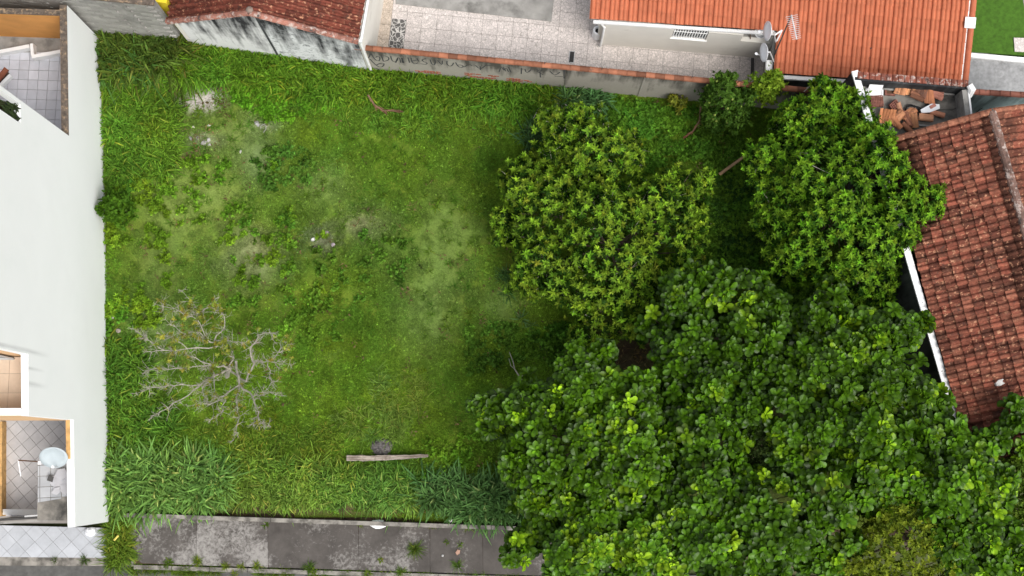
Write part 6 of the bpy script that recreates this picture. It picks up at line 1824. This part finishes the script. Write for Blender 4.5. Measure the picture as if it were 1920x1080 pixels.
TUFTS = [(778, 1028, 130, .42, .8, (.075, .125, .018), 'large spreading grass tuft in middle of the grey sidewalk'), (858, 1060, 60, .34, .7, (.075, .14, .018), 'tall weed tuft at kerb right of the large sidewalk tuft'), (752, 1072, 60, .26, .8, (.085, .15, .016), 'bushy weed at bottom edge below the large sidewalk tuft'),
         (370, 1052, 70, .24, .9, (.10, .15, .014), 'weed tuft at kerb below joint of two pale slabs'), (424, 1062, 50, .2, .9, (.12, .17, .016), 'small lime weed at kerb, first right of the slab joint weed'), (453, 1062, 40, .2, .9, (.13, .17, .016), 'small lime weed at kerb, second right of the slab joint weed'),
         (482, 1060, 60, .22, .9, (.11, .16, .014), 'lime weed at kerb where pale slab meets dark slab'), (580, 1064, 80, .3, .9, (.06, .11, .016), 'dark green weed clump at kerb below the dark slab'), (498, 983, 40, .16, .9, (.075, .13, .014), 'small weed in joint below low wall at pale slab end'),
         (676, 980, 50, .2, .9, (.10, .14, .016), 'weed at foot of low wall left of the white bag'), (742, 980, 40, .18, .9, (.10, .14, .02), 'low weed at foot of low wall right of the white bag'), (812, 984, 40, .18, 1.0, (.12, .15, .025), 'dry weed at foot of low wall below blue-green grass'),
         (880, 986, 70, .3, 1.0, (.12, .15, .03), 'straggly pale weed at foot of low wall near the glossy tree'), (714, 1050, 36, .14, .9, (.11, .16, .016), 'tiny weed on sidewalk left of the large tuft'), (837, 1016, 24, .12, .9, (.08, .13, .016), 'tiny weed right of the large sidewalk tuft'),
         (588, 1072, 40, .16, .9, (.12, .17, .018), 'yellowish weed at bottom edge under dark weed clump'), (690, 1076, 50, .2, .9, (.10, .16, .016), 'weed at bottom edge below the white bag'), (862, 1020, 30, .14, .8, (.09, .15, .016), 'tiny weed above the brown leaf on sidewalk'),
         (102, 1050, 26, .16, 1.0, (.06, .09, .02), 'small dark weed at kerb of the white tiled sidewalk'), (158, 1050, 50, .24, 1.0, (.055, .09, .02), 'dark weed at kerb of tiled sidewalk near tall grass'), (316, 1054, 60, .2, 1.1, (.07, .12, .014), 'flat green weed at kerb below first pale slab'), (440, 1077, 40, .18, 1, (.11, .16, .016), 'weed at bottom edge below the two small lime weeds')]
for i, t in enumerate(TUFTS): tuft(*t, 200 + i)

# ------------------------------------------------------------------ things lying about
def rod(name, pts, r, mat, label, cat, k=7):
    P = [at(*p) for p in pts]; o = MB().tube(P, r, k).build(name, mat); return tag(o, label, cat)


def m_oldwood():
    t = NT('split_wood'); p = t.pos(); g = t.noise(t.vmul(p, (1.2, 26, 12)), 1.0, 5, .65)
    c = t.mix(t.ramp(g, [(.36, 0.0), (.62, 1.0)]), (.11, .085, .065), (.40, .345, .29))
    c = t.mix(t.ramp(t.noise(p, 3.5, 4), [(.55, 0.0), (.7, .8)]), c, (.16, .125, .10))
    return t.done(c, .9, t.bump(g, .6, .02), .15)


pr_ = np.random.default_rng(2); pk_ = MB(); nS = 22
tt = np.linspace(0, 1, nS); base = np.array([at(650 + 153 * t, 859 - 6 * t + 2.2 * math.sin(t * 2.6), .27) for t in tt])
w0 = np.interp(tt, [0, .05, .5, .85, 1], [.085, .10, .085, .06, .045]) + pr_.normal(0, .008, nS); w1 = np.interp(tt, [0, .5, 1], [.10, .085, .05]) + pr_.normal(0, .008, nS)
zz = .05 + pr_.normal(0, .008, nS)
for q in range(nS - 1):
    A_ = [base[q] + [0, -w0[q], -.05], base[q + 1] + [0, -w0[q + 1], -.05], base[q + 1] + [0, w1[q + 1], -.05], base[q] + [0, w1[q], -.05]]
    B_ = [base[q] + [0, -w0[q] * .9, zz[q]], base[q + 1] + [0, -w0[q + 1] * .9, zz[q + 1]], base[q + 1] + [0, w1[q + 1] * .9, zz[q + 1] - .02], base[q] + [0, w1[q] * .9, zz[q] - .02]]
    pk_.hexa(A_, B_)
tag(pk_.build('plank', m_oldwood()), 'weathered pale wooden plank lying across grass by the low wall', 'plank')
V, F = _sph(1.0, 22, 12); V = np.array(V); d_ = nrm(V); nn_ = fbm(d_[:, 0] * 4 + 3, d_[:, 1] * 4 + d_[:, 2] * 3)
V = d_ * (.6 + .8 * nn_[:, None]) * [.36, .30, .17]; V[:, 2] += pr_.normal(0, .012, len(V))
sm = mk('rotten_stump', V + at(717, 838, .0), F, m_plain('ash', (.12, .11, .105), .95, .6, 14, dirt=(.045, .035, .03), dsc=10, bump=.8)); tag(sm, 'grey rotten stump heap just behind the wooden plank', 'stump')
rod('stick', [(1349, 327, .3), (1375, 308, .4), (1400, 290, .5)], [.055, .05, .045], m_plain('stick_wood', (.38, .25, .14), .8, .3, 8), 'bare light brown stick pointing out from under leaning tree', 'stick')
db = empty('dead_branch', at(985, 728, .4), 'thin pale dead branch reaching from glossy tree onto the lawn', 'branch')
MB().tube([at(992, 738, 1.2), at(980, 715, 1.0), at(965, 692, .8), at(962, 678, .75), at(955, 660, .7)], [.03, .026, .02, .016, .008], 6).build('stem', M['bark_pale'], db)
MB().tube([at(965, 692, .8), at(958, 686, .8), at(954, 672, .8)], [.012, .01, .005], 5).build('twig', M['bark_pale'], db)
MB().tube([at(976, 708, .95), at(984, 700, .9)], [.012, .005], 5).build('twig', M['bark_pale'], db)


def frond(label, pts, width, seed, c=(.15, .085, .05)):
    rng = np.random.default_rng(seed); P = np.array([at(*p) for p in pts]); root = empty('palm_frond', P.mean(0) * [1, 1, 0], label, 'palm frond')
    Q = np.concatenate([P[i] + (P[i + 1] - P[i]) * np.linspace(0, 1, 6)[:-1, None] for i in range(len(P) - 1)] + [P[-1:]])
    MB().tube(Q, np.linspace(.035, .01, len(Q)), 6).build('rib', M['dry'], root)
    n = 90; i = rng.integers(0, len(Q) - 1, n); b = Q[i] + (Q[i + 1] - Q[i]) * rng.random((n, 1)); T = nrm(Q[i + 1] - Q[i]); Sd = nrm(np.cross(T, (0, 0, 1.0))) * np.where(rng.random((n, 1)) < .5, 1, -1)
    D = nrm(T * 1.0 + Sd * rng.uniform(.02, .22, (n, 1)) + [0, 0, .05]); V, F = leaf_array(b, D, np.broadcast_to([0, 0, 1.0], D.shape), rng.uniform(.4, 1, n) * width * .7, .03, LANC, .1, .3)
    mk('leaflets', V, F, M['leaf'], root, False, np.repeat(np.array(c) * rng.uniform(.5, 1.6, (n, 1)), 12, 0))['kind'] = 'stuff'


frond('curled brown dead palm frond in grass below the graffiti wall', [(690, 178, .5), (702, 196, .5), (718, 207, .5), (743, 208, .45)], .5, 1)
frond('reddish brown dead palm frond hanging by the citrus bush', [(1314, 196, .9), (1312, 225, .6), (1300, 245, .3), (1288, 254, .2)], .35, 2, (.17, .075, .045))


def rock(px, py, s, c, label, cat='stone', z=.0, group=None, seed=0, flat=.7):
    r = np.random.default_rng(seed); V, F = _sph(1.0, 8, 5); V = np.array(V) * (1 + r.normal(0, .14, (len(V), 1))) * s * np.array([r.uniform(.9, 1.4), r.uniform(.7, 1.1), flat])
    o = mk(cat.replace(' ', '_'), V @ rotz(r.random() * 6.28).T + at(px, py, z + s * flat * .6), F, M['stone']); o.color = (*[q * .72 for q in c], 1); tag(o, label, cat, group); return o


WT = (.40, .39, .35)
for i, a in enumerate([(587, 449, .085, (.85, .83, .80), 'round white ball on grey patch in middle of lawn', 'ball'), (358, 260, .07, WT, 'white stone at left of the small stone scatter', 'stone'), (371, 259, .06, WT, 'pinkish white stone second from left of the scatter', 'stone'),
                           (382, 268, .08, WT, 'flat white stone lowest in the small scatter', 'stone'), (391, 263, .075, (.62, .6, .57), 'whitest stone at right of the small scatter', 'stone'), (393, 272, .06, (.6, .58, .55), 'greyish stone just below the whitest stone', 'stone'), (363, 238, .05, (.7, .68, .5), 'tiny yellowish stone above the small scatter', 'stone'),
                           (392, 235, .05, (.75, .74, .66), 'tiny pale stone below white soil patch', 'stone'), (451, 284, .06, (.62, .6, .54), 'small pale stone alone right of bright grass', 'stone'), (222, 620, .07, (.40, .34, .29), 'grey brown stone near the white wall left of bare tree', 'stone'),
                           (258, 614, .10, (.62, .42, .28), 'orange brown shard left of the bare tree tip', 'stone'), (209, 593, .09, (.62, .6, .57), 'pale stone among weeds close to white wall', 'stone'), (612, 437, .08, (.45, .38, .36), 'mauve stone on grey patch above the ball', 'stone'), (624, 459, .07, (.42, .36, .38), 'mauve stone at right of grey patch', 'stone'),
                           (590, 465, .08, (.33, .25, .25), 'dark reddish stone below the white ball', 'stone'), (932, 187, .10, (.55, .56, .56), 'pale rounded stone in grass below exposed bricks', 'stone'), (482, 232, .09, (.5, .49, .48), 'grey stone left of white pipe hook', 'stone'), (830, 1042, .035, (.8, .79, .77), 'tiny white pebble on the dark sidewalk', 'pebble'),
                           (845, 976, .055, (.78, .76, .74), 'small white pebble on top of low wall', 'pebble', .28), (1332, 299, .08, (.42, .17, .08), 'brown fallen leaf clump on dark lawn near stick', 'leaf clump'), (1345, 290, .06, (.36, .15, .08), 'smaller reddish fallen leaf near the stick', 'leaf clump')]):
    rock(*a[:6], z=a[6] if len(a) > 6 else .0, seed=300 + i)
hk = rod('pipe_hook', [(489, 241, .12), (489, 236, .16), (494, 233, .18), (499, 236, .18), (498, 243, .15), (494, 248, .1)], .014, M['concrete'], 'short curved pale grey pipe lying on pale grass', 'pipe')


def bag(px, py, s, label, z, seed, c='plastic_white'):
    r = np.random.default_rng(seed); V, F = _sph(1.0, 14, 9); V = np.array(V); d = V / np.linalg.norm(V, axis=1, keepdims=True)
    n = fbm(d[:, 0] * 3 + 5, d[:, 1] * 3 + d[:, 2] * 2.3 + seed) ; V = d * (0.62 + .75 * n[:, None]) * np.array(s)
    o = mk('plastic_bag', V + at(px, py, z + s[2] * .6), F, M[c], None, False); tag(o, label, 'bag')


bag(708, 983, (.26, .15, .12), 'crumpled off-white plastic bag lying against low front wall', 0.02, 3, 'white_trim')
bag(170, 997, (.17, .15, .13), 'knotted white plastic bag at corner of tiled sidewalk', 0.02, 4)
lf = MB().prism([at(858, 1030)[:2], at(863, 1032)[:2], at(862, 1038)[:2], at(857, 1041)[:2], at(854, 1036)[:2]][::-1], .03, .045).build('dead_leaf', m_plain('dead_leaf', (.36, .22, .16), .8, .3, 9)); tag(lf, 'curled brown dead leaf on dark sidewalk', 'leaf')
rod('yellow_stick', [(214, 1013, .45), (222, 1004, .5)], .03, m_plain('stick_yellow', (.62, .52, .12), .6, .2, 5), 'short yellow stick in the grass strip beside tiled sidewalk', 'stick', 5)
